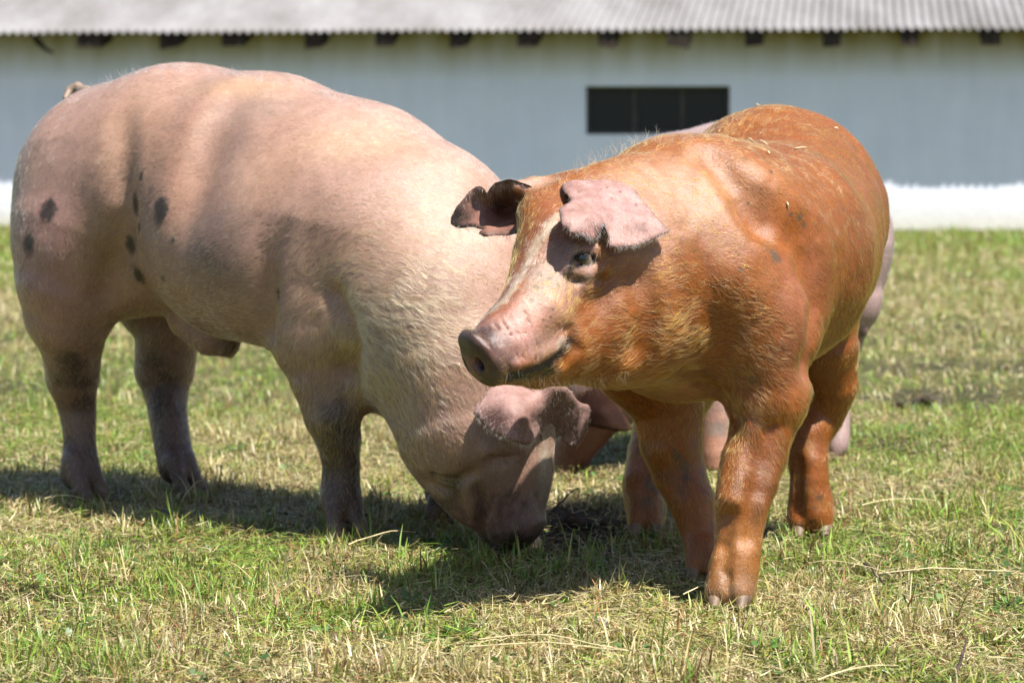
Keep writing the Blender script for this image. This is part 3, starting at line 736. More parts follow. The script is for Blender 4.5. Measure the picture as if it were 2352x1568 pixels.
    for k in range(60):
        x = random.uniform(60, 1150); pch(x, random.uniform(250, 800), random.uniform(2, 4.5), (.12, .07, .045), .5, .5, .5)
    for cx, yr in ((170, (820, 1120)), (385, (820, 1120)), (775, (930, 1200)), (1010, (1080, 1180))):     # mud on the legs, painted darker to deepen their shade
        for k in range(9):
            y = random.uniform(*yr); pch(cx + random.uniform(-40, 40), y, (random.uniform(10, 40), random.uniform(16, 45)), (.06, .042, .03), .7, .65, .7)
    pt.append((P(790, 1070, 5.56), (.08, .2, .13), (.06, .038, .028), .7, .9, .5))  # near foreleg: mud and its shade painted as one dark tone
    pt.append((P(1215, 1250, 5.42), (.05, .06, .05), (.06, .05, .04), .6, .85, .4)); pch(1215, 1225, (16, 12), (.66, .34, .32), .6, .9)
    pch(1250, 1090, (16, 100), (.70, .60, .50), .7, .9)  # sunlit edge of the face painted as a pale strip
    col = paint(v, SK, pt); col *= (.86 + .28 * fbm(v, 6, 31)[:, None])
    low = (1 - sstep(.04, .52, v[:, 2]))[:, None] * .85  # mud and underside shade painted in, darker towards the ground
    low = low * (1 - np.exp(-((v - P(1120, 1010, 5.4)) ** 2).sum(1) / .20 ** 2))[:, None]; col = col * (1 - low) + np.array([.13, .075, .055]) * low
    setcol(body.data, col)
    # ears hanging over the face
    X = lambda a: 891 + a * .3588
    Y = lambda b: 797 + b * .3588
    e1 = [(560,440),(545,420),(590,350),(640,270),(700,230),(820,215),(1000,225),(1130,245),(1180,285),(1200,330),(1240,360),(1290,370),(1300,420),(1285,500),(1240,580),(1190,640),(1150,620),(1120,600),(1110,560),(1070,590),(1000,610),(975,590),(985,530),(940,590),(905,635),(840,615),(760,585),(660,540),(600,480)]
    eo = [(X(a), Y(b)) for a, b in e1]
    D = lambda x, y, o=0: S(x, y)[1] - o
    ctrl = [(1120, 885, D(1120, 885, .004)), (1200, 880, D(1200, 880, .004)), (1280, 890, 5.33), (1090, 950, 5.30), (1150, 970, 5.27), (1130, 1000, 5.28), (1205, 1015, 5.27), (1210, 960, 5.28), (1245, 985, 5.38),
            (1260, 940, 5.36), (1310, 960, 5.47), (1350, 930, 5.52), (1335, 1000, 5.53), (1315, 1025, 5.52), (1290, 1000, 5.49), (1170, 930, 5.275), (1215, 930, 5.285)]
    ep = [(P(1140, 965, 5.27), (.03, .05, .015), (.50, .26, .24), .8, .7, .4), (P(1340, 960, 5.3), (.02, .05, .06), (.46, .30, .29), .5, .6, .2)]
    ear, mid, vn, tri, ed, p2 = sheet('ear', eo, ctrl, .007, EARSKIN, root, (.62, .40, .385), ep, 4.5, .0008, ((.40, .28, .24), 7, .5), seed=5)
    # second ear, in shade behind the first
    o2 = [(1318, 925), (1345, 900), (1385, 890), (1410, 900), (1428, 945), (1452, 985), (1425, 986), (1395, 988), (1355, 975), (1330, 950)]
    # tail stub
    T = Form(); T.limb([(205, 222, 6.42, 15), (178, 200, 6.44, 12), (160, 208, 6.44, 10), (150, 226, 6.42, 7)], .008)
    T.limb([(240, 250, 6.36, 22), (200, 214, 6.42, 17)], .01)
    tv, tq = T.mesh(.003); tail = mesh_np('tail', tv, np.asarray(tq)[:, ::-1], [PSKIN], True, root, np.tile([.40, .30, .22], (len(tv), 1)))
    f = [(S(150, 400), (-.8, .2, -1)), (S(120, 650), (0, 0, -1)), (S(170, 900), (0, 0, -1)), (S(350, 300), (-1, .5, -.3)), (S(400, 560), (-1, .4, -.6)), (S(560, 400), (-.9, .4, -.7)), (S(650, 300), (-1, .5, -.3)),
         (S(800, 450), (-1, .4, -.25)), (S(750, 620), (-.9, .3, -.7)), (S(780, 800), (-.2, .1, -1)), (S(780, 1050), (0, 0, -1)), (S(900, 700), (-1, .3, .15)), (S(1000, 550), (-1, .4, .1)), (S(1100, 700), (-1, .2, .5)),
         (S(880, 850), (-.4, .1, .9)), (S(950, 950), (-.3, .1, 1)), (S(1050, 1100), (-.2, .1, 1)), (S(1200, 1150), (-.1, .1, 1)), (S(550, 700), (-1, .3, -.3))]
    def length(p): return .011 + .012 * np.exp(-((p - S(880, 780)) ** 2).sum(1) / .2 ** 2)
    def mask(p):
        m = .35 + .6 * np.clip((fbm(p, 8, 41) - .3) * 2, 0, 1) + 1.1 * np.exp(-((p - S(880, 780)) ** 2).sum(1) / .22 ** 2)
        return m * np.where(p[:, 2] < .1, .4, 1)
    def hue(p, r):
        t = r.random(len(p))[:, None]; c = np.array([.42, .23, .08]) * (1 - t) + np.array([.84, .60, .33]) * t
        c = c * (.8 + .35 * fbm(p, 10, 6)[:, None])
        for sc_, sr in spots:
            m = (1 - sstep(.8, 1.1, np.linalg.norm((p - sc_) / sr, axis=1)))[:, None]; c = c * (1 - m) + np.array([.04, .03, .02]) * m
        return np.clip(c, .02, .96)
    fur(root, v, q, 150000, length, .00025, f, hue, .2, mask, 15)
    rr = np.random.default_rng(13); pts = []; hs = []
    for i in rr.choice(np.nonzero((ed < 2.5) & (p2[:, 1] > 960) & (p2[:, 0] < 1230))[0], 260):
        L = .009 * (.5 + rr.random()); dr = np.array([rr.normal(-.1, .4), rr.normal(0, .3), -1]); dr /= np.linalg.norm(dr)
        pts.append([mid[i] + np.array([0, .004, .002]) + dr * L * s for s in (0, .33, .66, 1)]); hs.append((.55, .45, .3))
    for i in rr.integers(0, len(mid), 900):
        L = .007 * (.6 + rr.random()); dr = np.array([-.2, -.1, -.7]) + vn[i] * .35 + rr.normal(0, .3, 3); dr /= np.linalg.norm(dr)
        pts.append([mid[i] + vn[i] * .0035 + dr * L * s for s in (0, .33, .66, 1)]); hs.append((.62, .42, .33))
    for i in range(500):
        a = rr.uniform(150, 1140); yb = np.interp(a, [150, 200, 300, 370, 500, 700, 850, 1000, 1140], [235, 205, 163, 152, 156, 192, 242, 322, 402]) + rr.uniform(6, 16); b0 = S(a, yb)
        L = .014 + .014 * rr.random(); dr = np.array([rr.normal(-.5, .4), rr.normal(0, .3), .6]); dr /= np.linalg.norm(dr)
        pts.append([b0 + dr * L * s for s in (0, .33, .66, 1)]); hs.append((.9, .75, .55))
    loose_hair(root, pts, hs, .00024)
    return root, F

# ================================================================== THIRD PIG BEHIND
def back_pig():
    root = empty('pig', tuple(P(1700, 1075, 6.75) * [1, 1, 0]))
    tag(root, 'pale pig mostly hidden behind the ginger pig, brown ear and snout in the grass', 'pig')
    F = Form()
    F.limb([(1835, 560, 7.05, 216), (1700, 505, 6.95, 226), (1575, 540, 6.85, 232), (1500, 620, 6.75, 205)], .06)
    F.limb([(1500, 640, 6.75, 195), (1440, 760, 6.7, 150), (1385, 890, 6.68, 105), (1345, 965, 6.68, 70), (1318, 1030, 6.68, 48), (1302, 1066, 6.68, 38)], .04)
    F.limb([(1915, 610, 6.95, 135), (1945, 690, 6.94, 82), (1952, 745, 6.94, 46), (1937, 840, 6.96, 28), (1928, 920, 6.96, 23), (1928, 985, 6.94, 23), (1925, 1020, 6.93, 25)], .03)
    F.limb([(1960, 742, 6.9, 18), (1982, 762, 6.9, 14)], .01)
    F.limb([(1850, 640, 7.2, 120), (1860, 800, 7.2, 60), (1860, 980, 7.15, 34)], .03)
    F.limb([(1560, 720, 6.7, 140), (1610, 850, 6.6, 64), (1636, 960, 6.58, 36), (1640, 1040, 6.57, 34), (1642, 1065, 6.57, 34)], .03)
    F.limb([(1500, 720, 6.95, 120), (1520, 880, 6.95, 60), (1530, 1020, 6.95, 36)], .03)
    feet = [trotter(F, root, 1642, 1090, G(1093), 33, (-.9, -.3)), trotter(F, root, 1925, 1050, G(1054), 26, (-.9, -.3)),
            trotter(F, root, 1530, 1045, G(1050), 32, (-.9, -.3)), trotter(F, root, 1858, 1020, G(1026), 32, (-.9, -.3))]
    F.noise.append(lambda p: ((fbm(p, 11, 3, 2) - .5) * .010).astype(np.float32))
    body, v, q = body_mesh('body', F, .0065, [PSKIN], root)
    for f in feet: f()
    pt = [(P(1340, 1000, 6.65), (.13, .2, .14), (.22, .065, .045), .6, .95, .3), (P(1640, 1040, 6.55), (.07, .12, .12), (.58, .27, .15), .6, .8, .5), (P(1648, 985, 6.55), (.03, .05, .02), (.3, .25, .22), .6, .8, .5),
          (P(1983, 762, 6.9), (.018, .03, .018), (.12, .07, .06), .6, .8, .4), (P(1960, 880, 6.95), (.03, .1, .1), (.42, .30, .30), .8, .6, .4)]
    col = paint(v, (.55, .38, .36), pt); col *= (.85 + .3 * fbm(v, 7, 8)[:, None]); setcol(body.data, col)
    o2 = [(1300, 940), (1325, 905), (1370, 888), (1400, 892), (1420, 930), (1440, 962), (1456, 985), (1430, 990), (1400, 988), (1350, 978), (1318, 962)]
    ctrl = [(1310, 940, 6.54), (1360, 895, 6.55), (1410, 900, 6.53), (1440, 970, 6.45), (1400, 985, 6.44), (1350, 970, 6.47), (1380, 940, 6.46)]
    sheet('ear', o2, ctrl, .009, SHADEEAR, root, (.035, .012, .006), (), 5, .001, ((.12, .07, .04), 12, .8), seed=6)  # brown ear painted near black for the shade it hangs in
    f = [(P(1700, 500, 6.7), (1, 0, -.4)), (P(2000, 600, 6.9), (.2, 0, -1)), (P(1350, 980, 6.6), (.3, 0, 1))]
    def hue(p, r):
        t = r.random(len(p))[:, None]; c = np.array([.8, .68, .55]) * (1 - t) + np.array([.95, .86, .76]) * t
        m = np.exp(-((p - P(1340, 1000, 6.65)) ** 2).sum(1) / .16 ** 2)[:, None]; return c * (1 - m) + np.array([.25, .08, .03]) * m
    fur(root, v, q, 14000, .012, .00025, f, hue, .25, None, 25)
    return root

# ================================================================== SETTING
BD = G(532)                                            # wall foot at picture centre
ANG = -math.atan2(.0044 * 22.7 * 1.0, 0.80) * 0 - 0.122  # the wall runs towards the camera on the right
def barn():
    root = empty('barn', (0, 0, 0))
    tag(root, 'long low whitewashed barn with a grey corrugated roof across the background', 'barn')
    ux = np.array([math.cos(ANG), math.sin(ANG), 0]); uy = np.array([-math.sin(ANG), math.cos(ANG), 0]); uz = np.array([0, 0, 1.])
    O = np.array([0, BD, 0])
    def W(x, y, z): return O + ux * x + uy * y + uz * z
    def wx(px):       # distance along the wall of picture column px
        k = (px - 1176) / FPX; return BD * k / (ux[0] - k * ux[1])
    def wz(px, py):
        d = (O + ux * wx(px))[1]; return CAM_H - (py - HOR) / FPX * d
    def boxes(name, bl, mat, parent=root, bev=0):
        V = []; Q = []
        for x0, x1, y0, y1, z0, z1 in bl:
            b = len(V); V += [W(x, y, z) for x in (x0, x1) for y in (y0, y1) for z in (z0, z1)]
            Q += [[b + i for i in f] for f in ((0, 1, 3, 2), (4, 6, 7, 5), (0, 4, 5, 1), (2, 3, 7, 6), (0, 2, 6, 4), (1, 5, 7, 3))]
        o = mesh_np(name, np.array(V), np.array(Q), [mat], False, None)
        if parent is not None: o.parent = parent
        return o
    XL, XR = -9.0, 9.0; zt = 1.615
    w0, w1 = wx(1345), wx(1676); z1 = wz(1510, 198); z0 = wz(1510, 309)
    # whitewashed plaster: dirty at the foot, olive towards the eaves
    N = NT('whitewash'); b = N.n('BsdfPrincipled'); N.l(b.outputs[0], N.out.inputs[0]); v = coords(N)
    c = ramp(N, noise(N, v, 2.2, 6, .6), [(.3, (.76, .785, .91)), (.7, (.84, .855, .96))])
    sp = N.n('SeparateXYZ'); N.l(v, sp.inputs[0])
    st = noise(N, coords(N, (3, 3, .35)), 2.5, 5); mr = N.n('MapRange', i_1=1.20, i_2=1.56, i_3=0, i_4=1.0); N.l(sp.outputs[2], mr.inputs[0])
    mm = N.n('Math', operation='MULTIPLY'); N.l(mr.outputs[0], mm.inputs[0]); ad = N.n('MapRange', i_1=.2, i_2=.7, i_3=.45, i_4=1.1); N.l(st, ad.inputs[0]); N.l(ad.outputs[0], mm.inputs[1])
    c = mixc(N, 1.0, c, ramp(N, noise(N, coords(N, (1, 1, .12)), 7, 5, .65), [(.3, (.95, .945, .93)), (.6, (1, 1, 1))]), 'MULTIPLY')
    c = mixc(N, mm.outputs[0], c, (.32, .265, .095))
    mr2 = N.n('MapRange', i_1=.0, i_2=.32, i_3=.9, i_4=0.0); N.l(sp.outputs[2], mr2.inputs[0]); c = mixc(N, mr2.outputs[0], c, (.60, .56, .44))
    N.l(c, b.inputs['Base Color']); b.inputs['Roughness'].default_value = .9
    bp = N.n('Bump', i_Strength=.4, i_Distance=.01); N.l(noise(N, v, 18, 5), bp.inputs['Height']); N.l(bp.outputs[0], b.inputs['Normal'])
    T = .22
    boxes('wall', [(XL, w0, 0, T, -.1, zt), (w1, XR, 0, T, -.1, zt), (w0, w1, 0, T, -.1, z0), (w0, w1, 0, T, z1, zt),
                   (XL, XL + T, T, 6, -.1, zt), (XR - T, XR, T, 6, -.1, zt), (XL, XR, 6, 6 + T, -.1, zt)], N.m)
    boxes('base_gap_strip', [(XL - .01, XR + .01, -.012, .0, -.1, .028)], plain('dark_gap', (.10, .09, .07), .9, .2, None, (9, .4)))  # dark strip standing for the gap along the wall's foot
    # window
    dk = plain('dark_frame', (.045, .04, .032), .6, .4, None, (20, .3))
    win = boxes('window', [(w0, w1, .10, .15, z1 - .035, z1), (w0, w1, .10, .15, z0, z0 + .03), (w0, w0 + .03, .10, .15, z0 + .03, z1 - .035), (w1 - .03, w1, .10, .15, z0 + .03, z1 - .035)], dk)
    for t in (1/3, 2/3):
        x = w0 + (w1 - w0) * t; boxes('mullion', [(x - .02, x + .02, .105, .145, z0 + .03, z1 - .035)], dk, win)
    N = NT('dark_interior_glass'); b = N.n('BsdfPrincipled'); N.l(b.outputs[0], N.out.inputs[0]); b.inputs['Base Color'].default_value = (.008, .011, .014, 1); b.inputs['Roughness'].default_value = .25  # near-black glass colour stands for the dark interior behind
    b.inputs['Specular IOR Level'].default_value = .3
    for t in range(3):
        a = w0 + (w1 - w0) * t / 3 + (.03 if t == 0 else .02); c_ = w0 + (w1 - w0) * (t + 1) / 3 - (.03 if t == 2 else .02)
        boxes('pane', [(a, c_, .122, .128, z0 + .03, z1 - .035)], N.m, win)
    boxes('lintel', [(w0, w1, .004, .10, z1 - .012, z1 - .001)], plain('mossy_wood', (.10, .11, .05), .9, .2, None, (20, .4)))
    # corrugated roof sheets
    slope = math.tan(math.radians(12)); oh = .36; pitch = .072; amp = .0165
    def ze(px): return 0
    zE = CAM_H + (HOR - 72) / FPX * ((O - uy * oh)[1])
    ys = np.linspace(-oh, 6.4, 18); xs = np.arange(XL - .3, XR + .3, pitch / 8)
    A = amp * np.cos(xs / pitch * 2 * math.pi)
    V = []; 
    rg = np.random.default_rng(4)
    sheetw = .80; jit = rg.normal(0, .002, 60); zj = rg.normal(0, .0012, 60)
    k = np.floor((xs - XL + .3) / sheetw).astype(int)
    def surf(t):
        R_ = []
        for j, y in enumerate(ys):
            yy = y + (jit[k] if j == 0 else 0)
            z = zE + (yy + oh) * slope + A + zj[k] + t
            R_.append(O + xs[:, None] * ux + np.array(yy).reshape(-1, 1) * uy + z[:, None] * uz)
        return np.array(R_)
    top = surf(.006); bot = surf(0); ny, nx = top.shape[:2]
    V = np.vstack([top.reshape(-1, 3), bot.reshape(-1, 3)])
    i, j = np.meshgrid(np.arange(ny - 1), np.arange(nx - 1), indexing='ij'); a = (i * nx + j).ravel()
    Q = np.vstack([np.c_[a, a + 1, a + nx + 1, a + nx], np.c_[a + nx, a + nx + 1, a + 1, a] + ny * nx])
    j = np.arange(nx - 1); Q = np.vstack([Q, np.c_[j + ny * nx, j + 1 + ny * nx, j + 1, j]])
    N = NT('weathered_corrugated_sheet'); b = N.n('BsdfPrincipled'); N.l(b.outputs[0], N.out.inputs[0])
    vv = coords(N, (1, 1, 1), (0, 0, -ANG)); vs = coords(N, (1.0, .16, 1), (0, 0, -ANG))
    c = ramp(N, noise(N, vs, 2.4, 6, .6), [(.28, (.13, .122, .118)), (.5, (.18, .172, .175)), (.72, (.24, .232, .24))])
    c = mixc(N, 1.0, c, ramp(N, noise(N, vv, 30, 4), [(.3, (.8, .8, .78)), (.7, (1.12, 1.12, 1.12))]), 'MULTIPLY')
    N.l(c, b.inputs['Base Color']); b.inputs['Roughness'].default_value = .8
    ro = mesh_np('roof', V, Q, [N.m], True, None); ro.parent = root
    # rafter ends
    wood = plain('old_rafter', (.035, .026, .02), .85, .2, None, (14, .5))
    for px, wd in ((230, 58), (410, 44), (555, 50), (737, 38), (897, 38), (1065, 38), (1222, 46), (1403, 40), (1563, 50), (1735, 40), (1911, 40), (2088, 40), (2272, 42), (60 - 110, 40), (2450, 40)):
        d = BD; x = wx(px); hw = wd * d / FPX / 2; rh = .092 + .022 * rg.random(); rt = rg.normal(0, .006)
        y0 = -oh + .03; zz = zE + (y0 + oh) * slope - amp - .004
        V = [W(x + sx * hw, y, z) for sx in (-1, 1) for y, z in ((y0 + rt, zz - rh + sx * rt), (y0 + rt, zz), (.0, zz - rh + (0 - y0) * slope), (.0, zz + (0 - y0) * slope))]
        Q = [[0, 1, 3, 2], [4, 6, 7, 5], [0, 4, 5, 1], [2, 3, 7, 6], [0, 2, 6, 4], [1, 5, 7, 3]]
        r = mesh_np('rafter_end', np.array(V), np.array(Q), [wood], False, None); r.parent = root
    # broken bracket hanging from the eaves at the left
    F = Form(); xb = wx(92); a = W(xb, -.2, zE - .02); F.limbw([a + uz * .03, a + ux * .03 - uz * .03, a + ux * .10 - uz * .10, a + ux * .16 - uz * .13], [.022, .028, .016, .012], .01)
    bv, bq = F.mesh(.006); o = mesh_np('bracket', bv, np.asarray(bq)[:, ::-1], [wood], True, None); o.parent = root
    return W, wx

def ground_z(x, y):
    p = np.stack([x, y, x * 0], -1)
    z = (fbm(p, 1.6, 51, 3) - .5) * .05 + (fbm(p, 9, 52, 2) - .5) * .018
    fade = sstep(3.2, 4.4, y) * 1.0
    return z * .75 * fade
HOLE = P(1310, 1215, G(1215))
def soil_amt(x, y):
    """share of bare soil at a ground point"""
    px = 1176 + x / y * FPX; py = HOR + CAM_H / y * FPX
    m = np.zeros_like(x)
    for cx, cy, rx, ry, a in ((1310, 1220, 130, 58, 2.2), (1180, 1268, 100, 20, 1.5), (1240, 1240, 90, 40, 2.0), (760, 1310, 100, 22, .9), (330, 1290, 70, 22, .7), (2110, 930, 70, 16, 1.3), (900, 1375, 90, 24, .7), (1470, 1500, 120, 20, .45), (2330, 1470, 90, 40, .3), (1400, 1590, 200, 30, .3)):
        d = ((px - cx) / rx) ** 2 + ((py - cy) / ry) ** 2; m = np.maximum(m, a * np.exp(-d * .9))
    p = np.stack([x, y, x * 0], -1)
    bare = sstep(.60, .72, fbm(p, 2.3, 66, 3)) * .75
    return np.clip(np.maximum(m * (.3 + 1.4 * fbm(p, 16, 61)), bare * (.3 + fbm(p, 20, 67))), 0, 1.0)
def ground():
    # one sheet, fine near the animals and coarse to the horizon
    ys = np.concatenate([np.linspace(-60, 3.2, 8), np.arange(3.5, 9, .025), np.arange(9, 26, .25), [30, 50, 120, 400]])
    xs = np.concatenate([[-400, -80, -20, -8], np.arange(-4, -1.6, .2), np.arange(-1.6, 1.6, .025), np.arange(1.6, 4.01, .2), [8, 20, 80, 400]])
    X, Y = np.meshgrid(xs, ys, indexing='ij'); Z = ground_z(X, np.maximum(Y, .5)); Z = np.where((np.abs(X) > 6) | (Y > 22) | (Y < 3), 0, Z)
    s = soil_amt(X, np.maximum(Y, 1.)); 
    h = np.exp(-(((X - HOLE[0]) / .10) ** 2 + ((Y - HOLE[1]) / .17) ** 2)); Z = Z - .035 * h
    V = np.stack([X, Y, Z - .006], -1).reshape(-1, 3)
    nx, ny = X.shape; i, j = np.meshgrid(np.arange(nx - 1), np.arange(ny - 1), indexing='ij'); a = (i * ny + j).ravel()
    Q = np.c_[a, a + ny, a + ny + 1, a + 1]
    N = NT('pasture_soil'); b = N.n('BsdfPrincipled'); N.l(b.outputs[0], N.out.inputs[0]); v = coords(N)
    at = N.n('Attribute', attribute_name='tint')
    soil = ramp(N, noise(N, v, 40, 6, .7), [(.3, (.010, .008, .006)), (.7, (.055, .042, .03))])
    turf = ramp(N, noise(N, v, 3.5, 6, .6), [(.3, (.055, .075, .02)), (.55, (.11, .11, .045)), (.72, (.19, .15, .08))])
    turf = mixc(N, 1.0, turf, ramp(N, noise(N, v, 60, 4, .7), [(.3, (.45, .45, .45)), (.7, (1.3, 1.3, 1.3))]), 'MULTIPLY')
    N.l(mixc(N, at.outputs[2], turf, soil), b.inputs['Base Color']); b.inputs['Roughness'].default_value = .95; b.inputs['Specular IOR Level'].default_value = .15
    bp = N.n('Bump', i_Strength=.9, i_Distance=.012); N.l(noise(N, v, 70, 6, .7), bp.inputs['Height']); N.l(bp.outputs[0], b.inputs['Normal'])
    o = mesh_np('ground', V, Q, [N.m], True, None, np.repeat(np.clip(s, 0, 1).reshape(-1, 1), 3, 1))
    tag(o, 'mown pasture turf with bare dug patches', None, None, 'structure')

def blade_mat(name, transl=.25):
    N = NT(name); at = N.n('Attribute', attribute_name='tint')
    b = N.n('BsdfPrincipled'); N.l(at.outputs[0], b.inputs['Base Color']); b.inputs['Roughness'].default_value = .42; b.inputs['Specular IOR Level'].default_value = .5
    t = N.n('BsdfTranslucent'); N.l(at.outputs[0], t.inputs[0]); m = N.n('MixShader'); m.inputs[0].default_value = transl
    N.l(b.outputs[0], m.inputs[1]); N.l(t.outputs[0], m.inputs[2]); N.l(m.outputs[0], N.out.inputs[0]); return N.m
BL = None
def blades(x, y, z, L, wd, az, lean, bend, col, seed=0):
    """arrays -> (verts, quads) curved tapering blades of 3 segments"""
    r = np.random.default_rng(seed); n = len(x)
    d = np.stack([np.cos(az), np.sin(az), 0 * az], -1); s = np.stack([-np.sin(az), np.cos(az), 0 * az], -1)
    tw = r.normal(0, .5, n); s = s * np.cos(tw)[:, None] + np.array([0, 0, 1]) * np.sin(tw)[:, None] * .5
    V = np.zeros((n, 8, 3)); p = np.stack([x, y, z], -1); ang = lean.copy()
    ws = [.8, 1.0, .75, .12]
    for k in range(4):
        V[:, 2 * k] = p + s * (wd * ws[k])[:, None] * .5; V[:, 2 * k + 1] = p - s * (wd * ws[k])[:, None] * .5
        p = p + (d * np.sin(ang)[:, None] + np.array([0, 0, 1]) * np.cos(ang)[:, None]) * (L / 3)[:, None]; ang = ang + bend
    base = (np.arange(n) * 8)[:, None, None]; Q = base + np.array([[0, 1, 3, 2], [2, 3, 5, 4], [4, 5, 7, 6]])[None]
    C = np.repeat(col[:, None, :], 8, 1)
    return V.reshape(-1, 3), Q.reshape(-1, 4), C.reshape(-1, 3)
GREEN = np.array([.07, .17, .02]); LIME = np.array([.30, .43, .06]); STRAW = np.array([.40, .31, .13]); BROWN = np.array([.20, .10, .04]); OLIVE = np.array([.29, .27, .07]); PALE = np.array([.62, .54, .32])
def dryness(x, y):
    p = np.stack([x, y, x * 0], -1)
    px = 1176 + x / y * FPX; py = HOR + CAM_H / y * FPX
    d = (fbm(p, .9, 71, 3) - .5) * 1.3 + (fbm(p, 5, 72, 3) - .5) * 1.4 + .51
    d = d + .16 * np.exp(-((px - 1500) / 500) ** 2 - ((py - 1480) / 120) ** 2) - .20 * np.exp(-((px - 350) / 600) ** 2 - ((py - 1430) / 220) ** 2)
    d = d + .18 * np.exp(-((py - 760) / 90) ** 2) - .5 * sstep(17.3, 18.5, y)
    d = d - .35 * np.exp(-((px - 60) / 90) ** 2 - ((py - 600) / 70) ** 2) - .5 * np.exp(-((px - 1980) / 50) ** 2 - ((py - 905) / 25) ** 2)
    return d
def scatter(n, y0, y1, r, pw=1.0):
    # uniform over the visible wedge (plus a margin)
    y = np.sqrt(y0 ** 2 + r.random(n) * (y1 ** 2 - y0 ** 2)) if pw == 1 else y0 * (y1 / y0) ** r.random(n)
    x = (r.random(n) - .5) * (.36 * y + .9)
    return x, y
def grass_set(name, n, y0, y1, L, wd, lie, seed, label, cat, mat, pw=1.0, tuft=None):
    r = np.random.default_rng(seed); x, y = scatter(n, y0, y1, r, pw)
    if tuft:
        k = r.integers(0, tuft, n); tx, ty = scatter(tuft, y0, y1, r, pw); th = .4 + r.random(tuft) * .9
        sp = .018 * (.5 + r.random(tuft)); x = tx[k] + r.normal(0, 1, n) * sp[k]; y = ty[k] + r.normal(0, 1, n) * sp[k]; hk = th[k]
    else: hk = np.ones(n)
    s = soil_amt(x, y); keep = r.random(n) > s * (.98 if not lie else .85); x, y, hk = x[keep], y[keep], hk[keep]; n = len(x)
    z = ground_z(x, y) - .004
    dr = dryness(x, y); t = r.random(n) ** .8
    dry = r.random(n) < np.clip(.17 + (dr - .40) * 1.8 + (.38 if lie else 0), .04, .92)
    col = np.where(dry[:, None], STRAW * (1 - t[:, None]) + PALE * t[:, None], GREEN * (1 - t[:, None]) + LIME * t[:, None])
    ol = r.random(n) < .30; col[ol] = OLIVE * (.7 + .6 * t[ol, None]); br = r.random(n) < .12; col[br] = BROWN * (.6 + t[br, None]); col = col * (.78 + .44 * fbm(np.stack([x, y, x * 0], -1), 11, 95, 3))[:, None]
    col = col * (.55 + .6 * (r.random(n) if y1 < 9 else .5 + .4 * (r.random(n) - .5)))[:, None]
    az = r.random(n) * 2 * math.pi
    cl = fbm(np.stack([x, y, x * 0], -1), 7, 91, 3); cl = .55 + 1.1 * sstep(.38, .66, cl); cl = cl if not lie else 1.0
    Ls = L * (.45 + 1.0 * r.random(n) ** 1.5) * hk * cl; far = np.clip(y / 7, 1, 2.4) if y1 > 9 else 1.0
    w_ = wd * (.6 + .8 * r.random(n)) * far
    if lie:
        lean = np.full(n, 1.45) + r.normal(0, .13, n); bend = r.normal(0, .12, n); z = z + .004 + r.random(n) ** 2 * (.022 if y1 < 9 else .03)
    else:
        lean = np.abs(r.normal(.45, .40, n)); bend = np.abs(r.normal(.28, .25, n))
    lush = sstep(17.0, 18.2, y); Ls = Ls * (1 + .5 * lush)
    V, Q, C = blades(x, y, z, Ls, w_, az, lean, bend, col, seed)
    o = mesh_np(name, V, Q, [mat], True, None, C); tag(o, label, cat, None, 'stuff'); return o

def foot_grass():
    r = np.random.default_rng(88); xs = []; ys = []
    for px, py, k in ((1680, 1405, 260), (1614, 1340, 120), (1864, 1240, 150), (1484, 1245, 110), (188, 1160, 170), (418, 1148, 150), (788, 1246, 190), (1025, 1202, 60), (1170, 1262, 120), (1642, 1096, 40)):
        c = P(px, py, G(py)); a = r.random(k) * 6.283; R_ = .045 + .03 * r.random(k); xs.append(c[0] + np.cos(a) * R_); ys.append(c[1] - .02 + np.sin(a) * R_)
    x = np.concatenate(xs); y = np.concatenate(ys); n = len(x); t = r.random(n)[:, None]
    col = np.where(r.random(n)[:, None] < .5, GREEN * (1 - t) + LIME * t, STRAW * (1 - t) + OLIVE * t)
    V, Q, C = blades(x, y, ground_z(x, y) - .004, .022 + .030 * r.random(n), .0026 * (.7 + .8 * r.random(n)), r.random(n) * 6.283, np.abs(r.normal(.3, .3, n)), np.abs(r.normal(.3, .25, n)), col, 8)
    o = mesh_np('grass', V, Q, [GM], True, None, C); tag(o, 'longer grass standing round the pigs\' feet', 'grass', None, 'stuff')
def clover(n, seed):
    r = np.random.default_rng(seed); k = 260; cx, cy = scatter(k, 4.1, 8.5, r, .5); i = r.integers(0, k, n)
    x = cx[i] + r.normal(0, .022, n); y = cy[i] + r.normal(0, .022, n); z = ground_z(x, y) + .006 + r.random(n) * .018
    keep = soil_amt(x, y) < .5; x, y, z = x[keep], y[keep], z[keep]; n = len(x)
    L = .004 + .0055 * r.random(n); az = r.random(n) * 6.283; ti = r.normal(0, .45, n); tj = r.normal(0, .45, n)
    u = np.stack([np.cos(az), np.sin(az), np.sin(ti)], -1); w_ = np.stack([-np.sin(az), np.cos(az), np.sin(tj)], -1)
    th = np.arange(8) / 8 * 6.283; ca = np.cos(th); sa = np.sin(th) * .62 * (1 - .25 * ca)
    V = np.stack([x, y, z], -1)[:, None] + L[:, None, None] * (ca[None, :, None] * u[:, None] + sa[None, :, None] * w_[:, None]) + np.array([0, 0, 1]) * (L[:, None, None] * .25 * (sa ** 2)[None, :, None])
    b = (np.arange(n) * 8)[:, None, None]; Q = (b + np.array([[7, 0, 1, 2], [7, 2, 3, 6], [6, 3, 4, 5]])[None]).reshape(-1, 4)
    C = np.repeat((np.array([.06, .12, .025]) * (.5 + 1.1 * r.random(n))[:, None])[:, None], 8, 1).reshape(-1, 3)
    o = mesh_np('clover', V.reshape(-1, 3), Q, [GM], True, None, C); tag(o, 'small round clover and weed leaves among the grass', 'clover', None, 'stuff')
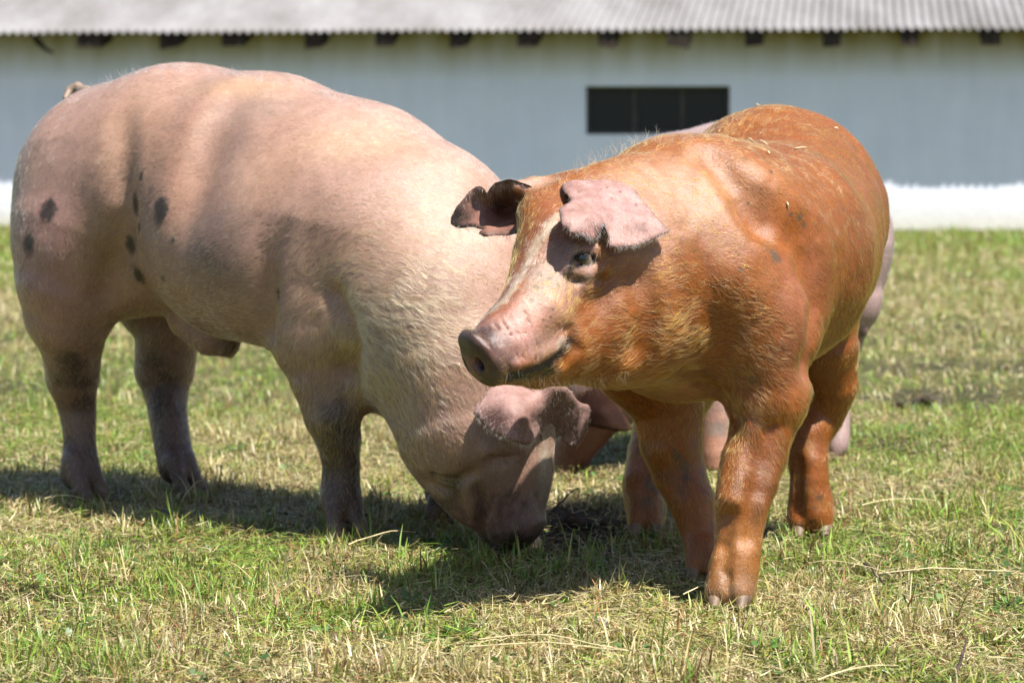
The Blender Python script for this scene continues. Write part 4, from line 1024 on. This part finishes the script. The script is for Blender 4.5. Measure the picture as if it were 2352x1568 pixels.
def twig(px0, py0, px1, py1, r0, name, label, forks=(), z0=.01, z1=.02, mat=None, group=None, cat='twig'):
    a = P(px0, py0, G(py0)); b = P(px1, py1, G(py1)); a[2] = z0; b[2] = z1
    # row given for the ground contact; lift seen from the height
    root = None; F = Form(); n = 6; L = np.linalg.norm(b - a)
    pts = [a + (b - a) * k / n + np.array([0, random.gauss(0, .02), random.gauss(0, .02)]) * L * (k not in (0, n)) for k in range(n + 1)]
    F.limbw(pts, [r0 * (1 - .6 * k / n) for k in range(n + 1)], .002)
    for t, dx, dy, dz in forks:
        c = a + (b - a) * t; F.limbw([c, c + np.array([dx, dy, dz]) * .5 + [0, 0, .003], c + np.array([dx, dy, dz])], [r0 * .6, r0 * .5, r0 * .3], .002)
    v, q = F.mesh(max(r0 / 2.2, .0008)); o = mesh_np(name, v, np.asarray(q)[:, ::-1], [mat], True, None)
    tag(o, label, cat, group); return o

BARK = plain('twig_bark', (.05, .035, .028), .8, .3, None, (60, .4)); STRAWM = plain('straw_stem', (.62, .52, .30), .45, .4, None, (40, .25))
STONE = plain('pebble', (.28, .26, .25), .8, .3, (80, .5, .002), (50, .3)); CLOD = plain('soil_clod', (.05, .038, .03), .95, .15, (70, .9, .006), (60, .5))

W, wx = barn()
ground()
GM = blade_mat('grass_blade')
grass_set('grass', 180000, 4.05, 8.2, .026, .0026, False, 101, 'short mown green and straw coloured grass under the pigs', 'grass', GM, .5)
grass_set('tufted_grass', 26000, 4.05, 8.2, .044, .0030, False, 102, 'taller bright green tufts standing in the mown grass', 'grass', GM, .5, tuft=900)
grass_set('hay_clippings', 210000, 4.05, 8.2, .030, .0023, True, 103, 'dry cut grass clippings lying on the lawn', 'hay', GM, .5)
grass_set('distant_grass', 170000, 8.0, 22.9, .036, .0028, False, 104, 'blurred grass between the pigs and the barn', 'grass', GM)
grass_set('distant_clippings', 80000, 8.0, 22.5, .050, .0026, True, 105, 'dry clippings further back on the lawn', 'hay', GM)

clover(2600, 77)
foot_grass()
g_root, GF = ginger_pig()
p_root, PF = pink_pig()
b_root = back_pig()

# ------------------------------------------------------------------ things on the ground
twig(1985, 1322, 2040, 1368, .0032, 'twig', 'dark forked twig lying on the grass right of the ginger pig', ((.55, .075, .02, .004),), .022, .018, BARK)
twig(1262, 1190, 1325, 1180, .0030, 'twig', 'thin dark twig rising from the dug soil beside the grazing snout', (), .01, .055, BARK)
twig(2195, 1560, 2225, 1540, .0030, 'twig', 'short brown twig standing up in the grass at lower right', (), .005, .055, BARK)
def lump(name, px, py, r, mat, label, cat, flat=.6, group=None, seed=0, n=1):
    F = Form(); rr = np.random.default_rng(seed)
    for k in range(n):
        c = P(px + rr.normal(0, r * .8) * (n > 1), py, G(py)); c[2] = ground_z(c[:1], c[1:2])[0] + r * c[1] / FPX * .35 + (.012 if n == 1 else 0)
        R_ = r * c[1] / FPX * (.7 + .5 * rr.random()) * (1 if n == 1 else .6); c = c + (rr.normal(0, R_ * .8, 3) * [0, 1, .3] if n > 1 else 0)
        F.ell(c, (R_, R_ * .9, R_ * flat), None, .006)
    F.noise.append(lambda p: ((fbm(p, 60, seed, 3) - .5) * .010).astype(np.float32))
    v, q = F.mesh(.0022); o = mesh_np(name, v, np.asarray(q)[:, ::-1], [mat], True, None); return tag(o, label, cat, group)
lump('pebble', 1382, 1440, 14, STONE, 'small grey stone in the grass below the ginger pig\'s chest', 'stone', .7, None, 1)
lump('soil_clod', 2120, 938, 34, CLOD, 'dark crumbly clod of turned soil on the lawn right of the pigs', 'clod', .6, None, 2, 6)
lump('soil_clod', 2070, 942, 16, CLOD, 'smaller clod of soil just left of the dark turned clod', 'clod', .6, None, 3, 3)
lump('soil_clod', 1340, 1205, 34, CLOD, 'black soil dug up in front of the grazing pig\'s snout', 'clod', .6, None, 4, 7)
lump('soil_clod', 1900, 1140, 14, CLOD, 'grey clod beside the ginger pig\'s hind foot', 'clod', .6, None, 5, 2)
# long straw stems
def stem(px0, py0, px1, py1, z, label, r=.0012, sag=.01, grp='long straw stems on the grass'):
    a = P(px0, py0, G(py0)); b = P(px1, py1, G(py1)); s = np.linspace(0, 1, 9); ph = random.random() * 3
    pts = [a * (1 - t) + b * t + np.array([0, 0, 1]) * (z + sag * math.sin(math.pi * t)) + np.array([0, .012, 0]) * math.sin(3 * t + ph) for t in s]
    pts = [np.array([p[0], p[1], p[2] + ground_z(p[:1], p[1:2])[0]]) for p in pts]
    V = []; K = 6
    for i, p in enumerate(pts):
        d = pts[min(i + 1, 8)] - pts[max(i - 1, 0)]; d /= np.linalg.norm(d); u = np.cross(d, [0, 0, 1]); u /= np.linalg.norm(u); w_ = np.cross(u, d)
        V += [p + (u * math.cos(6.283 * k / K) + w_ * math.sin(6.283 * k / K)) * r * (1 - .5 * s[i]) for k in range(K)]
    Q = [[i * K + k, i * K + (k + 1) % K, (i + 1) * K + (k + 1) % K, (i + 1) * K + k] for i in range(8) for k in range(K)]
    o = mesh_np('straw', np.array(V), np.array(Q), [STRAWM], True, None); tag(o, label, 'straw', grp); return o
for a in ((1860, 1330, 2050, 1352, .03, 'long pale straw slanting right of the ginger pig\'s front foot'),
          (2020, 1352, 2330, 1350, .03, 'long level straw beyond the forked twig at the right'),
          (1100, 1500, 1440, 1520, .03, 'long white straw lying level below the ginger pig\'s shadow'),
          (1080, 1512, 1560, 1540, .028, 'second white straw just under the level one below the shadow'),
          (800, 1290, 955, 1262, .035, 'bent yellow straw below the grazing pig\'s front foot'),
          (1570, 1400, 1700, 1365, .03, 'arched yellow straw beside the ginger pig\'s front hoof'),
          (100, 1175, 200, 1172, .03, 'thin straw by the left pig\'s hind foot'),
          (1450, 1640, 1700, 1690, .02, 'straw stem slanting at the bottom edge right of centre'),
          (1980, 1190, 2150, 1178, .03, 'fine straw beyond the ginger pig\'s hind foot'),
          (1880, 1610, 2060, 1560, .03, 'straw stem slanting up at lower right near the standing twig')):
    stem(*a)
# straw bits stuck to the ginger pig's back
for k, (x, y, dx, dy, txt) in enumerate(((1745, 327, 16, 10, 'uppermost of the slanting pair'), (1720, 322, 8, 6, 'small one left of the slanting piece'), (1825, 345, 26, -2, 'longest level piece'), (1915, 297, 8, 3, 'small one near the rump'),
                                         (1737, 245, 7, 1, 'tiny one on the top outline'), (1805, 465, 3, 12, 'upright piece on the flank'), (1760, 352, 5, 5, 'small one below the level piece'))):
    a = GF.hit(x, y); b = GF.hit(x + dx, y + dy); a = a + GF.normal(a) * .004; b = b + GF.normal(b) * .004
    F = Form(); F.limbw([a, (a + b) / 2 + GF.normal(a) * .001, b], [.0011, .0012, .0008], .001); v, q = F.mesh(.0007)
    o = mesh_np('straw', v, np.asarray(q)[:, ::-1], [STRAWM], True, None); tag(o, 'bit of pale straw on the ginger pig\'s back, ' + txt, 'straw', 'straw bits on the ginger pig')
